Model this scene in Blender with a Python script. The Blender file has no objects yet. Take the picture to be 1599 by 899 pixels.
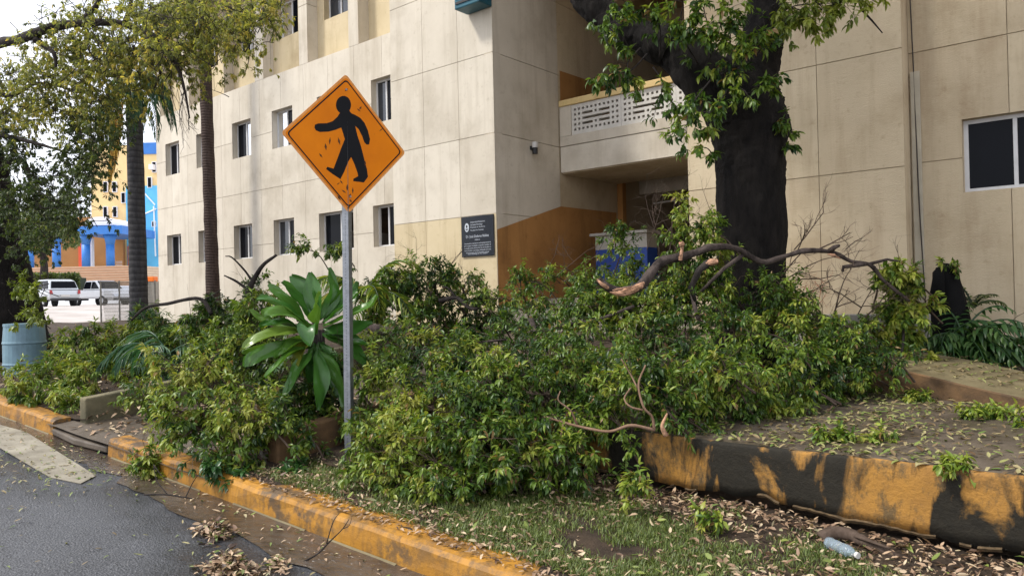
import bpy, bmesh, math, random
import numpy as np
from mathutils import Vector, Matrix, noise as mn
C = bpy.context.scene
COL = C.collection
rng = np.random.default_rng(7)
random.seed(7)

# ------------------------------------------------------------------ camera
F, CX, CY, EYE = 1161.0, 799.5, 449.5, 1.6
_a = np.array([-1389.5, -40.5, -F]); _a /= np.linalg.norm(_a)
_b = np.array([970.5, 12.5, -F]); _b /= np.linalg.norm(_b)
_X = -_a; _Y = _b - _X * np.dot(_b, _X); _Y /= np.linalg.norm(_Y); _Z = np.cross(_X, _Y)
RW = np.stack([_X, _Y, _Z])
EYEP = np.array([0, 0, EYE])
cam_d = bpy.data.cameras.new('camera'); cam = bpy.data.objects.new('camera', cam_d); COL.objects.link(cam)
cam_d.sensor_fit = 'HORIZONTAL'; cam_d.sensor_width = 36.0; cam_d.lens = 36.0 * F / 1599.0
cam_d.clip_start = 0.05; cam_d.clip_end = 3000
M4 = Matrix([[*RW[0], 0], [*RW[1], 0], [*RW[2], EYE], [0, 0, 0, 1]])
cam.matrix_world = M4
C.camera = cam

def ray(x, y): return RW @ np.array([(x - CX) / F, -(y - CY) / F, -1.0])
def P(x, y, X=None, Y=None, Z=None, D=None):
    """world point seen at photograph pixel (x, y), on a plane or at a depth"""
    d = ray(x, y)
    t = D if D is not None else X / d[0] if X is not None else Y / d[1] if Y is not None else (Z - EYE) / d[2]
    return EYEP + d * t

# ------------------------------------------------------------------ light
SUN_EL, SUN_AZ = math.radians(52), math.radians(222)      # azimuth: clockwise from +Y
w = bpy.data.worlds.new('World'); C.world = w; w.use_nodes = True
nt = w.node_tree; nd = nt.nodes; bg = nd['Background']
sky = nd.new('ShaderNodeTexSky'); sky.sky_type = 'NISHITA'; sky.sun_disc = False
sky.sun_elevation = SUN_EL; sky.sun_rotation = SUN_AZ
sky.air_density = 1.0; sky.dust_density = 2.5; sky.ozone_density = 1.0
tc = nd.new('ShaderNodeTexCoord'); cn = nd.new('ShaderNodeTexNoise'); cn.inputs['Scale'].default_value = 2.6
cn.inputs['Detail'].default_value = 6; cn.inputs['Roughness'].default_value = 0.55
cr = nd.new('ShaderNodeValToRGB'); cr.color_ramp.elements[0].position = 0.32; cr.color_ramp.elements[1].position = 0.6
cr.color_ramp.elements[0].color = (0.45,) * 3 + (1,); cr.color_ramp.elements[1].color = (0.97,) * 3 + (1,)
cm = nd.new('ShaderNodeMixRGB'); cm.inputs['Color2'].default_value = (9.6, 9.7, 10.4, 1)
nt.links.new(tc.outputs['Generated'], cn.inputs['Vector']); nt.links.new(cn.outputs['Fac'], cr.inputs['Fac'])
nt.links.new(cr.outputs['Color'], cm.inputs['Fac']); nt.links.new(sky.outputs['Color'], cm.inputs['Color1'])
nt.links.new(cm.outputs['Color'], bg.inputs['Color']); bg.inputs['Strength'].default_value = 0.115
sd = bpy.data.lights.new('sun', 'SUN'); sd.energy = 2.4; sd.angle = math.radians(9); sd.color = (1.0, 0.95, 0.86)
so = bpy.data.objects.new('sun', sd); COL.objects.link(so)
sdir = Vector((math.sin(SUN_AZ) * math.cos(SUN_EL), math.cos(SUN_AZ) * math.cos(SUN_EL), math.sin(SUN_EL)))
so.rotation_euler = sdir.to_track_quat('Z', 'Y').to_euler(); so.location = sdir * 40
C.view_settings.view_transform = 'Standard'; C.view_settings.look = 'None'
C.view_settings.exposure = 0.72; C.view_settings.gamma = 1.0; C.view_settings.use_curve_mapping = False

# ------------------------------------------------------------------ helpers
def tag(o, label=None, cat=None, group=None, kind=None):
    if label: o['label'] = label
    if cat: o['category'] = cat
    if group: o['group'] = group
    if kind: o['kind'] = kind
    return o
def empty(name, loc=(0, 0, 0), label=None, cat=None, group=None):
    o = bpy.data.objects.new(name, None); COL.objects.link(o); o.location = loc; o.empty_display_size = .1
    return tag(o, label, cat, group)
def link(name, me, m, parent=None, kind=None):
    if m is not None and not me.materials: me.materials.append(m)
    o = bpy.data.objects.new(name, me); COL.objects.link(o)
    if parent is not None:
        o.parent = parent
        if parent.type == 'EMPTY' or True:
            mp = Matrix.Translation(parent_loc(parent)) @ parent_rot(parent)
            o.matrix_parent_inverse = mp.inverted() if not parent.get('_local') else Matrix()
    if kind: o['kind'] = kind
    return o
def parent_loc(p):
    l = Vector(p.location)
    return l
def parent_rot(p): return p.rotation_euler.to_matrix().to_4x4()

class MB:
    def __init__(s): s.v = []; s.f = []
    def add(s, vs, fs):
        b = len(s.v); s.v += [tuple(float(c) for c in q) for q in vs]; s.f += [tuple(i + b for i in q) for q in fs]
        return s
    def box(s, x0, x1, y0, y1, z0, z1):
        return s.add([(x0,y0,z0),(x1,y0,z0),(x1,y1,z0),(x0,y1,z0),(x0,y0,z1),(x1,y0,z1),(x1,y1,z1),(x0,y1,z1)],
                     [(0,3,2,1),(4,5,6,7),(0,1,5,4),(1,2,6,5),(2,3,7,6),(3,0,4,7)])
    def prism(s, poly, off):
        """closed outline (3d points) given thickness by the vector off"""
        n = len(poly); p = [np.array(q, float) for q in poly]; o = np.array(off, float)
        vs = p + [q + o for q in p]
        fs = [tuple(range(n))[::-1], tuple(range(n, 2 * n))] + [(i, (i + 1) % n, n + (i + 1) % n, n + i) for i in range(n)]
        return s.add(vs, fs)
    def tube(s, pts, rad, n=6, jit=0.0, cap=True, rg=None, bark=None):
        pts = [np.array(p, float) for p in pts]; k = len(pts)
        if np.isscalar(rad): rad = [rad] * k
        t0 = pts[1] - pts[0]; t0 /= np.linalg.norm(t0) + 1e-9
        u = np.cross(t0, [0, 0, 1.0]); 
        if np.linalg.norm(u) < .1: u = np.cross(t0, [0, 1.0, 0])
        u /= np.linalg.norm(u); vs = []; ph = None
        if jit: ph = (rg or rng).uniform(-1, 1, (k, n)) * jit
        for i in range(k):
            t = pts[min(i + 1, k - 1)] - pts[max(i - 1, 0)]; t /= np.linalg.norm(t) + 1e-9
            u = u - t * np.dot(u, t); u /= np.linalg.norm(u) + 1e-9; q = np.cross(t, u)
            for j in range(n):
                a = 2 * math.pi * j / n; r = rad[i] * (1 + (ph[i, j] if jit else 0))
                if bark:
                    e = pts[i] + r * (math.cos(a) * u + math.sin(a) * q); A, fr, st = bark
                    lon = i / k * np.linalg.norm(pts[-1] - pts[0]); ca, sa = math.cos(a) * rad[i] * fr, math.sin(a) * rad[i] * fr
                    r += A * (mn.noise(Vector((ca, sa, lon * fr * st))) + .6 * abs(mn.noise(Vector((ca * 2.3, sa * 2.3, lon * fr * st * 2.1 + 7)))) + .35 * mn.noise(Vector((ca * 5, sa * 5, lon * fr * st * 6))))
                vs.append(pts[i] + r * (math.cos(a) * u + math.sin(a) * q))
        fs = [(i * n + j, i * n + (j + 1) % n, (i + 1) * n + (j + 1) % n, (i + 1) * n + j) for i in range(k - 1) for j in range(n)]
        if cap: fs += [tuple(range(n))[::-1], tuple(range((k - 1) * n, k * n))]
        return s.add(vs, fs)
    def xform(s, Mx):
        s.v = [tuple(Mx @ Vector(q)) for q in s.v]; return s
    def mesh(s, name='mesh', smooth=False):
        me = bpy.data.meshes.new(name); me.from_pydata(s.v, [], s.f); me.update()
        if smooth: me.polygons.foreach_set('use_smooth', [True] * len(me.polygons))
        return me
    def build(s, name, m, parent=None, smooth=False, bevel=0, kind=None):
        o = link(name, s.mesh(name, smooth), m, parent, kind)
        if bevel:
            b = o.modifiers.new('bevel', 'BEVEL'); b.width = bevel; b.segments = 2; b.limit_method = 'ANGLE'
        return o

def spline(pts, n=6):
    """Catmull-Rom through the points"""
    p = [np.array(q, float) for q in pts]; p = [2 * p[0] - p[1]] + p + [2 * p[-1] - p[-2]]; out = []
    for i in range(1, len(p) - 2):
        for k in range(n):
            t = k / n; a, b, c, d = p[i - 1], p[i], p[i + 1], p[i + 2]
            out.append(.5 * (2 * b + (c - a) * t + (2 * a - 5 * b + 4 * c - d) * t * t + (3 * b - a - 3 * c + d) * t ** 3))
    out.append(p[-2]); return out
def sheet(name, x0, x1, y0, y1, nx, ny, fz, m, kind='structure', parent=None):
    xs = np.linspace(x0, x1, nx + 1); ys = np.linspace(y0, y1, ny + 1)
    vs = [(x, y, fz(x, y)) for y in ys for x in xs]; W = nx + 1
    fs = [(j * W + i, j * W + i + 1, (j + 1) * W + i + 1, (j + 1) * W + i) for j in range(ny) for i in range(nx)]
    me = bpy.data.meshes.new(name); me.from_pydata(vs, [], fs); me.polygons.foreach_set('use_smooth', [True] * len(fs))
    return link(name, me, m, parent, kind)

# ------------------------------------------------------------------ materials
def lin(r, g, b):
    f = lambda c: (c / 255 / 12.92) if c / 255 <= .04045 else ((c / 255 + .055) / 1.055) ** 2.4
    return (f(r), f(g), f(b), 1)
class Mat:
    def __init__(s, name, rough=.7, spec=.4):
        s.m = bpy.data.materials.new(name); s.m.use_nodes = True; s.t = s.m.node_tree; s.n = s.t.nodes
        s.b = s.n['Principled BSDF']; s.b.inputs['Roughness'].default_value = rough
        s.b.inputs['Specular IOR Level'].default_value = spec
        s.geo = s.n.new('ShaderNodeNewGeometry')
    def l(s, a, b): s.t.links.new(a, b)
    def pos(s, sc=(1, 1, 1)):
        mp = s.n.new('ShaderNodeMapping'); mp.inputs['Scale'].default_value = sc
        s.l(s.geo.outputs['Position'], mp.inputs['Vector']); return mp.outputs['Vector']
    def noise(s, scale, detail=4, rough=.55, sc=(1, 1, 1), dist=0):
        n = s.n.new('ShaderNodeTexNoise'); n.inputs['Scale'].default_value = scale; n.inputs['Detail'].default_value = detail
        n.inputs['Roughness'].default_value = rough; n.inputs['Distortion'].default_value = dist
        s.l(s.pos(sc), n.inputs['Vector']); return n.outputs['Fac']
    def ramp(s, fac, stops):
        r = s.n.new('ShaderNodeValToRGB'); e = r.color_ramp.elements
        while len(e) < len(stops): e.new(.5)
        for q, (p, c) in zip(e, stops):
            q.position = p; q.color = c if hasattr(c, '__len__') else (c, c, c, 1)
        s.l(fac, r.inputs['Fac']); return r.outputs['Color']
    def mix(s, fac, a, b, mode='MIX'):
        x = s.n.new('ShaderNodeMixRGB'); x.blend_type = mode
        for i, v in (('Fac', fac), ('Color1', a), ('Color2', b)):
            if hasattr(v, 'is_output'): s.l(v, x.inputs[i])
            else: x.inputs[i].default_value = v
        return x.outputs['Color']
    def color(s, c):
        if hasattr(c, 'is_output'): s.l(c, s.b.inputs['Base Color'])
        else: s.b.inputs['Base Color'].default_value = c
        return s
    def rough(s, r): s.l(r, s.b.inputs['Roughness']); return s
    def bump(s, h, strength=.3, dist=.01):
        bn = s.n.new('ShaderNodeBump'); bn.inputs['Strength'].default_value = strength; bn.inputs['Distance'].default_value = dist
        s.l(h, bn.inputs['Height']); s.l(bn.outputs['Normal'], s.b.inputs['Normal']); return s
    def attr(s, name='rnd'):
        a = s.n.new('ShaderNodeAttribute'); a.attribute_name = name; return a.outputs['Fac']
    def objrand(s):
        o = s.n.new('ShaderNodeObjectInfo'); return o.outputs['Random']

def wall_mat(name, c1, c2, stain, bumps=.35, st=.6):
    m = Mat(name, .85, .25)
    base = m.mix(m.ramp(m.noise(1.1, 5, .6), [(.35, 0.0), (.65, 1.0)]), c1, c2)
    streak = m.ramp(m.noise(2.2, 5, .65, (1.6, 1.6, .16)), [(.5, 0.0), (.74, st)])
    base = m.mix(streak, base, stain)
    dirt = m.ramp(m.noise(9, 6, .7), [(.58, 0.0), (.8, .55)])
    base = m.mix(dirt, base, stain)
    blot = m.ramp(m.noise(.55, 6, .7), [(.52, 0.0), (.7, st * .8)]); base = m.mix(blot, base, stain)
    base = m.mix(m.ramp(m.objrand(), [(0, 0.0), (1, .22)]), base, stain)
    m.color(base)
    h = m.mix(.5, m.noise(70, 5, .7), m.noise(14, 4, .6, (.35, .35, 1.4)), 'ADD')
    m.bump(h, bumps, .012); return m.m
M = {}
M['wall_grey'] = wall_mat('painted concrete pale', lin(210, 202, 187), lin(197, 189, 174), lin(154, 142, 122), .3, .42)
M['wall_cream'] = wall_mat('painted concrete cream', lin(205, 190, 158), lin(194, 178, 144), lin(150, 132, 100), .22)
M['wall_tan'] = wall_mat('rough cream stucco', lin(202, 187, 159), lin(189, 174, 146), lin(142, 118, 90), .8, .42)
M['wall_yellow'] = wall_mat('yellow cream paint', lin(220, 196, 140), lin(212, 186, 132), lin(180, 150, 100), .2)
M['brown_paint'] = wall_mat('brown ochre paint', lin(178, 130, 76), lin(162, 116, 66), lin(104, 74, 44), .25)
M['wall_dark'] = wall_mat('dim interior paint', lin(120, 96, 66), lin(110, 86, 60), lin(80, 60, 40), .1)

def simple(name, c, rough=.6, spec=.4, var=.25, scale=8, bump=.1, metal=0):
    m = Mat(name, rough, spec); d = tuple(v * (1 - var) for v in c[:3]) + (1,)
    m.color(m.mix(m.ramp(m.noise(scale, 5, .6), [(.35, 0.0), (.7, 1.0)]), c, d)); m.b.inputs['Metallic'].default_value = metal
    if bump: m.bump(m.noise(scale * 6, 4, .6), bump, .006)
    return m.m
M['frame'] = simple('aluminium window frame', lin(205, 205, 205), .4, .5, .15, 5, 0)
M['white_block'] = simple('white breeze block', lin(206, 202, 194), .8, .3, .15, 6, .15)
def glass(name, c, metal, rough=.04):
    m = Mat(name, rough, .07 if not metal else .6); m.color(c); m.b.inputs['Metallic'].default_value = metal
    m.bump(m.noise(1.3, 2), .05, .02); return m.m
M['glass_and_shade'] = glass('dark glass and room shade', (.006, .007, .010, 1), 0)  # near-black glass; also painted stand-in for the unlit room behind open windows
M['glass_sky'] = glass('glass with faint sky', (.02, .026, .036, 1), 0, .05); M['glass_sky'].node_tree.nodes['Principled BSDF'].inputs['Specular IOR Level'].default_value = .75
M['glass_mirror'] = glass('sky reflecting window glass', (.82, .84, .88, 1), 1, .06)

m = Mat('wet asphalt', .4, .5)
ag = m.noise(90, 4, .8); big = m.noise(.9, 5, .6); wet = m.ramp(m.noise(1.5, 5, .6, (.5, 1, 1)), [(.36, .13), (.6, .5)])
m.color(m.mix(m.ramp(ag, [(.48, 0.0), (.68, .9)]), m.mix(m.ramp(big, [(.35, 0.0), (.7, 1.0)]), (.017, .019, .024, 1), (.042, .045, .054, 1)), (.22, .225, .24, 1)))
vo = m.n.new('ShaderNodeTexVoronoi'); vo.inputs['Scale'].default_value = 75; m.l(m.pos(), vo.inputs['Vector'])
damp = m.ramp(m.noise(.8, 6, .62, (.55, 1.2, 1)), [(.42, 1.0), (.58, 0.0)])
c0 = m.mix(m.ramp(ag, [(.48, 0.0), (.68, .75)]), m.mix(m.ramp(big, [(.35, 0.0), (.7, 1.0)]), (.02, .022, .028, 1), (.046, .05, .06, 1)), (.2, .205, .22, 1))
c0 = m.mix(m.ramp(m.noise(240, 2, .5), [(.66, 0.0), (.7, .8)]), c0, (.32, .32, .33, 1))
m.color(m.mix(damp, c0, m.mix(.62, c0, (.012, .012, .014, 1)))); m.rough(m.ramp(damp, [(0, .55), (1, .12)]))
m.bump(m.mix(.5, ag, vo.outputs['Distance']), .8, .012); M['asphalt'] = m.m
m = Mat('muddy running water', .06, .6)
rip = m.noise(14, 5, .65, (.8, 1.3, 1), .6)
m.color(m.mix(m.ramp(m.noise(2.2, 5, .65, (.5, 1.5, 1)), [(.4, 0.0), (.65, 1.0)]), (.05, .034, .024, 1), (.10, .075, .056, 1)))
fo = m.ramp(m.noise(34, 6, .7, (.45, 1.6, 1), .8), [(.62, 0.0), (.68, 1.0)]); fo2 = m.ramp(m.noise(1.6, 3, .5), [(.45, 0.0), (.62, .8)])
wc = m.mix(m.ramp(m.noise(3.2, 6, .65, (.8, 1.2, 1)), [(.4, 0.0), (.65, 1.0)]), (.045, .032, .024, 1), (.085, .066, .052, 1)); m.color(m.mix(m.mix(1.0, fo, fo2, 'MULTIPLY'), wc, (.55, .53, .5, 1)))
m.bump(rip, .35, .03); M['mud_water'] = m.m
m = Mat('old concrete', .75, .35)
m.color(m.mix(m.ramp(m.noise(2.5, 6, .65), [(.35, 0.0), (.7, 1.0)]), lin(150, 144, 130), lin(104, 98, 86)))
m.bump(m.noise(50, 5, .7), .35, .01); M['concrete'] = m.m
m = Mat('dirty ramp cement', .7, .35)
c = m.mix(m.ramp(m.noise(3, 6, .68), [(.35, 0.0), (.65, 1.0)]), lin(92, 82, 58), lin(124, 114, 86)); m.color(m.mix(m.ramp(m.noise(12, 6, .7), [(.5, 0.0), (.7, .7)]), c, lin(84, 76, 52)))
m.bump(m.noise(40, 5, .7), .4, .01); M['ramp'] = m.m
m = Mat('pale concrete yard', .8, .3)
m.color(m.mix(m.ramp(m.noise(.6, 6, .65), [(.35, 0.0), (.7, 1.0)]), lin(178, 172, 168), lin(146, 138, 132)))
M['yard'] = m.m
m = Mat('muddy terrace concrete', .45, .45)
c = m.mix(m.ramp(m.noise(3, 6, .68), [(.35, 0.0), (.65, 1.0)]), (.065, .05, .036, 1), (.115, .092, .07, 1))
c = m.mix(m.ramp(m.noise(1.1, 4, .6), [(.5, 0.0), (.7, .7)]), c, (.04, .03, .022, 1)); m.color(c)
m.rough(m.ramp(m.noise(1.7, 4), [(.35, .3), (.65, .75)])); m.bump(m.noise(35, 6, .7), .4, .012); M['terrace'] = m.m
m = Mat('damp soil', .85, .3)
m.color(m.mix(m.ramp(m.noise(6, 7, .7), [(.35, 0.0), (.65, 1.0)]), (.026, .018, .012, 1), (.07, .047, .03, 1)))
m.bump(m.noise(40, 7, .75), .9, .03); M['soil'] = m.m
m = Mat('yellow kerb paint', .6, .4)
yel = m.mix(m.ramp(m.noise(3.2, 5, .6), [(.35, 0.0), (.7, 1.0)]), lin(172, 122, 38), lin(138, 95, 32))
worn = m.ramp(m.noise(5.5, 8, .72), [(.47, 0.0), (.57, 1.0)]); worn2 = m.ramp(m.noise(2.0, 4, .6, (.6, 1, 1)), [(.36, 0.15), (.58, 1.0)])
yel = m.mix(m.mix(1.0, worn, worn2, 'MULTIPLY'), yel, (.085, .055, .03, 1))
drip = m.ramp(m.noise(14, 6, .65, (1, 1, .14)), [(.48, 0.0), (.68, .8)])
m.color(m.mix(drip, yel, (.16, .085, .02, 1))); m.bump(m.noise(30, 6, .7), .45, .012); M['kerb'] = m.m
m = Mat('mouldy ochre wall', .8, .3)
och = m.mix(m.ramp(m.noise(4, 6, .65), [(.35, 0.0), (.7, 1.0)]), lin(172, 126, 58), lin(136, 100, 54))
mold = m.ramp(m.noise(1.75, 7, .6, (1.25, 1, .42), .6), [(.478, 0.0), (.525, 1.0)])
mold2 = m.ramp(m.noise(11, 8, .78, (1, 1, .5)), [(.47, 0.0), (.6, .92)])
och = m.mix(mold2, och, (.11, .075, .036, 1))
m.color(m.mix(mold, och, m.mix(m.noise(26, 5, .7), (.005, .005, .004, 1), (.030, .025, .016, 1))))
m.bump(m.noise(34, 7, .75), .7, .014); M['ochre'] = m.m
m = Mat('brown planter wall', .8, .3)
m.color(m.mix(m.ramp(m.noise(4, 6, .65), [(.35, 0.0), (.65, 1.0)]), lin(112, 86, 58), lin(76, 60, 44)))
m.bump(m.noise(40, 6, .7), .5, .012); M['brown_wall'] = m.m
m = Mat('mossy grey planter wall', .85, .3)
m.color(m.mix(m.ramp(m.noise(4, 6, .65), [(.35, 0.0), (.65, 1.0)]), lin(120, 112, 88), lin(84, 80, 62)))
m.bump(m.noise(40, 6, .7), .5, .012); M['moss_wall'] = m.m

def bark(name, a, b, bump=1.0, ring=0):
    m = Mat(name, .9, .2)
    n = m.noise(9, 8, .72, (1, 1, .28)); m.color(m.mix(m.ramp(n, [(.35, 0.0), (.7, 1.0)]), a, b))
    if ring: 
        wv = m.n.new('ShaderNodeTexWave'); wv.bands_direction = 'Z'; wv.inputs['Scale'].default_value = ring
        wv.inputs['Distortion'].default_value = 2.0; wv.inputs['Detail'].default_value = 2; m.l(m.geo.outputs['Position'], wv.inputs['Vector'])
        m.color(m.mix(m.ramp(wv.outputs['Fac'], [(.0, .55), (.25, 0.0)]), m.mix(m.ramp(n, [(.35, 0.0), (.7, 1.0)]), a, b), tuple(.45 * q for q in a[:3]) + (1,)))
        m.bump(m.mix(.5, n, wv.outputs['Fac']), bump, .03)
    else: m.bump(n, bump, .05)
    return m.m
M['bark_black'] = bark('wet black bark', (.0025, .002, .002, 1), (.017, .014, .012, 1))
M['bark_dark'] = bark('dark grey bark', (.018, .015, .014, 1), (.06, .05, .045, 1))
M['bark_limb'] = bark('grey brown torn limb bark', (.022, .017, .015, 1), (.11, .085, .075, 1), 1.0)
M['bark_brown'] = bark('brown twig bark', (.05, .034, .024, 1), (.13, .095, .075, 1), .6)
M['bark_pale'] = bark('pale peeled twig', (.16, .095, .06, 1), (.26, .17, .12, 1), .4)
M['palm_bark'] = bark('ringed palm trunk', (.04, .028, .023, 1), (.085, .06, .05, 1), .7, 4.2)
M['palm_grey'] = bark('grey palm trunk', (.03, .03, .033, 1), (.075, .073, .074, 1), .5, 2.2)
M['split_wood'] = simple('fresh split wood', lin(198, 154, 124), .8, .2, .75, 30, 1.0)

def leaf_mat(name, stops, rough=.38, trans=.28, spec=.5):
    m = Mat(name, rough, spec); col = m.ramp(m.attr(), stops); m.color(col)
    tr = m.n.new('ShaderNodeBsdfTranslucent'); mx = m.n.new('ShaderNodeMixShader'); mx.inputs[0].default_value = trans
    m.l(m.mix(1.0, col, (1.25, 1.25, .6, 1), 'MULTIPLY'), tr.inputs['Color'])
    m.l(m.b.outputs[0], mx.inputs[1]); m.l(tr.outputs[0], mx.inputs[2])
    m.l(mx.outputs[0], m.n['Material Output'].inputs['Surface']); return m.m
M['leaf'] = leaf_mat('fresh fallen leaves', [(0, (.020, .048, .012, 1)), (.3, (.060, .120, .017, 1)), (.6, (.142, .212, .027, 1)), (.93, (.30, .35, .052, 1)), (1, (.22, .14, .05, 1))], .38, .3, .36)
M['leaf_deep'] = leaf_mat('deep green leaves', [(0, (.018, .06, .016, 1)), (.5, (.04, .11, .028, 1)), (1, (.09, .17, .04, 1))], .35)
M['leaf_lime'] = leaf_mat('yellow green leaves', [(0, (.08, .12, .018, 1)), (.5, (.17, .22, .03, 1)), (1, (.30, .33, .06, 1))], .4, .4)
M['leaf_olive'] = leaf_mat('olive canopy leaves', [(0, (.09, .11, .045, 1)), (.5, (.22, .24, .075, 1)), (.85, (.40, .38, .10, 1)), (1, (.5, .38, .12, 1))], .5, .6)
M['leaf_dark'] = leaf_mat('dark green tree leaves', [(0, (.025, .045, .018, 1)), (.6, (.07, .105, .032, 1)), (1, (.15, .18, .055, 1))], .5, .42)  # deeper green for hedge, crown, small tree and low plants
M['leaf_big'] = leaf_mat('glossy broad leaf', [(0, (.016, .062, .010, 1)), (.6, (.045, .14, .022, 1)), (.9, (.10, .20, .030, 1)), (1, (.28, .28, .04, 1))], .3, .28, .5)
M['leaf_palm'] = leaf_mat('palm leaflets', [(0, (.02, .07, .035, 1)), (.6, (.045, .12, .055, 1)), (1, (.10, .19, .08, 1))], .35, .25)
M['leaf_dead'] = leaf_mat('dead palm frond', [(0, (.28, .15, .04, 1)), (1, (.55, .36, .06, 1))], .7, .3)
M['litter'] = leaf_mat('leaf litter', [(0, (.045, .025, .016, 1)), (.25, (.17, .10, .06, 1)), (.55, (.38, .26, .165, 1)), (.8, (.56, .45, .30, 1)), (.86, (.10, .15, .03, 1)), (1, (.20, .24, .05, 1))], .55, .1)
M['litter_green'] = leaf_mat('green and tan leaf litter', [(0, (.10, .06, .03, 1)), (.3, (.25, .19, .10, 1)), (.5, (.34, .31, .15, 1)), (.7, (.20, .23, .06, 1)), (1, (.10, .17, .035, 1))], .5, .1)
M['grass'] = leaf_mat('patchy lawn grass', [(0, (.06, .09, .02, 1)), (.5, (.115, .165, .035, 1)), (.85, (.20, .24, .06, 1)), (1, (.32, .28, .12, 1))], .5, .3)

M['galv'] = simple('galvanised steel', lin(142, 146, 152), .42, .5, .3, 26, .1, .7)
m = Mat('orange sign sheeting', .5, .16)
og = m.mix(m.ramp(m.noise(2.2, 4, .6), [(.35, 0.0), (.7, 1.0)]), lin(224, 128, 0), lin(206, 112, 0))
og = m.mix(m.ramp(m.noise(7, 7, .7), [(.66, 0.0), (.72, .7)]), og, lin(120, 70, 30))
m.color(og); M['sign'] = m.m
M['sign_black'] = simple('black sign ink', (.006, .007, .010, 1), .55, .15, .3, 4, 0)
M['sign_edge'] = simple('bare orange sign rim', lin(222, 148, 70), .45, .4, .3, 30, 0)
M['scratch'] = simple('rusty scuff', lin(96, 56, 26), .7, .3, .3, 30, 0)
M['plaque'] = simple('navy plaque', (.010, .014, .022, 1), .25, .5, .2, 6, 0)
M['letter'] = simple('white lettering', lin(190, 196, 205), .6, .3, .1, 6, 0)
M['white_paint'] = simple('white car paint', (.72, .74, .77, 1), .22, .6, .06, 2, 0)
M['silver_paint'] = simple('silver car paint', (.52, .55, .58, 1), .25, .6, .06, 2, 0, .3)
M['tyre'] = simple('tyre rubber', (.018, .018, .02, 1), .8, .3, .2, 10, 0)
M['rim'] = simple('alloy rim', (.45, .46, .48, 1), .35, .5, .2, 10, 0, .6)
M['red_lamp'] = simple('red tail lamp', (.35, .03, .03, 1), .2, .5, .1, 5, 0)
M['black_plastic'] = simple('black plastic', (.02, .02, .022, 1), .5, .4, .2, 10, 0)
M['barrel'] = simple('faded blue drum plastic', lin(112, 142, 156), .5, .4, .3, 5, .15)
M['blue'] = simple('bright blue paint', lin(58, 124, 204), .5, .4, .15, 2, 0)  # lightened so the colour itself carries distance haze
M['sky_blue'] = simple('sky blue mural paint', lin(98, 190, 238), .5, .4, .12, 1, 0)  # mural blue paled likewise, haze put into the paint
M['mural_white'] = simple('white mural stroke', lin(230, 235, 240), .6, .3, .1, 2, 0)
M['red_paint'] = simple('coral red paint', lin(214, 92, 66), .6, .3, .15, 2, 0)
M['white_wall'] = simple('white plaster', lin(232, 232, 236), .7, .3, .08, 2, 0)
M['far_cream'] = simple('far cream wall', lin(236, 206, 150), .8, .3, .1, 1, 0)
M['far_brown'] = simple('far brown wall', lin(160, 118, 74), .8, .3, .15, 1, 0)
M['step'] = simple('sandy step', lin(214, 192, 166), .8, .3, .12, 2, 0)
M['step_riser'] = simple('pinkish step riser', lin(176, 140, 116), .8, .3, .12, 2, 0)
M['counter_blue'] = simple('blue counter paint', lin(44, 74, 150), .45, .4, .15, 3, 0)
M['counter_white'] = simple('pale counter paint', lin(170, 166, 158), .55, .4, .15, 3, 0)
M['lamp_white'] = simple('white lamp cap', lin(200, 198, 194), .5, .4, .1, 5, 0)
M['teal'] = simple('teal metal', lin(34, 92, 108), .45, .5, .25, 9, .1, .2)
M['wire'] = simple('dark cable', (.05, .042, .036, 1), .7, .3, .2, 9, 0)
M['rust_fence'] = simple('weathered fence steel', lin(120, 118, 112), .6, .4, .3, 9, 0, .3)
M['brick'] = simple('red brick edging', lin(168, 92, 62), .85, .3, .35, 12, .3)
M['dark_void'] = simple('charred stump', (.008, .008, .008, 1), .95, .1, .3, 9, .5)
m = Mat('clear bottle plastic', .08, .5); m.color((.55, .66, .76, 1)); m.b.inputs['Transmission Weight'].default_value = .75; m.b.inputs['IOR'].default_value = 1.25
m.bump(m.noise(60, 3), .3, .004); M['bottle'] = m.m
M['render_chip'] = simple('broken grey render edge', lin(104, 86, 62), .85, .3, .8, 26, .8)
M['pipe_cover'] = simple('pale cement cover', lin(176, 168, 150), .85, .3, .2, 4, .2)
M['orange'] = simple('orange paint', lin(236, 120, 40), .6, .3, .1, 4, 0)
M['concrete_grey'] = simple('grey cement render', lin(150, 146, 138), .85, .3, .25, 5, .2)

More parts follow.
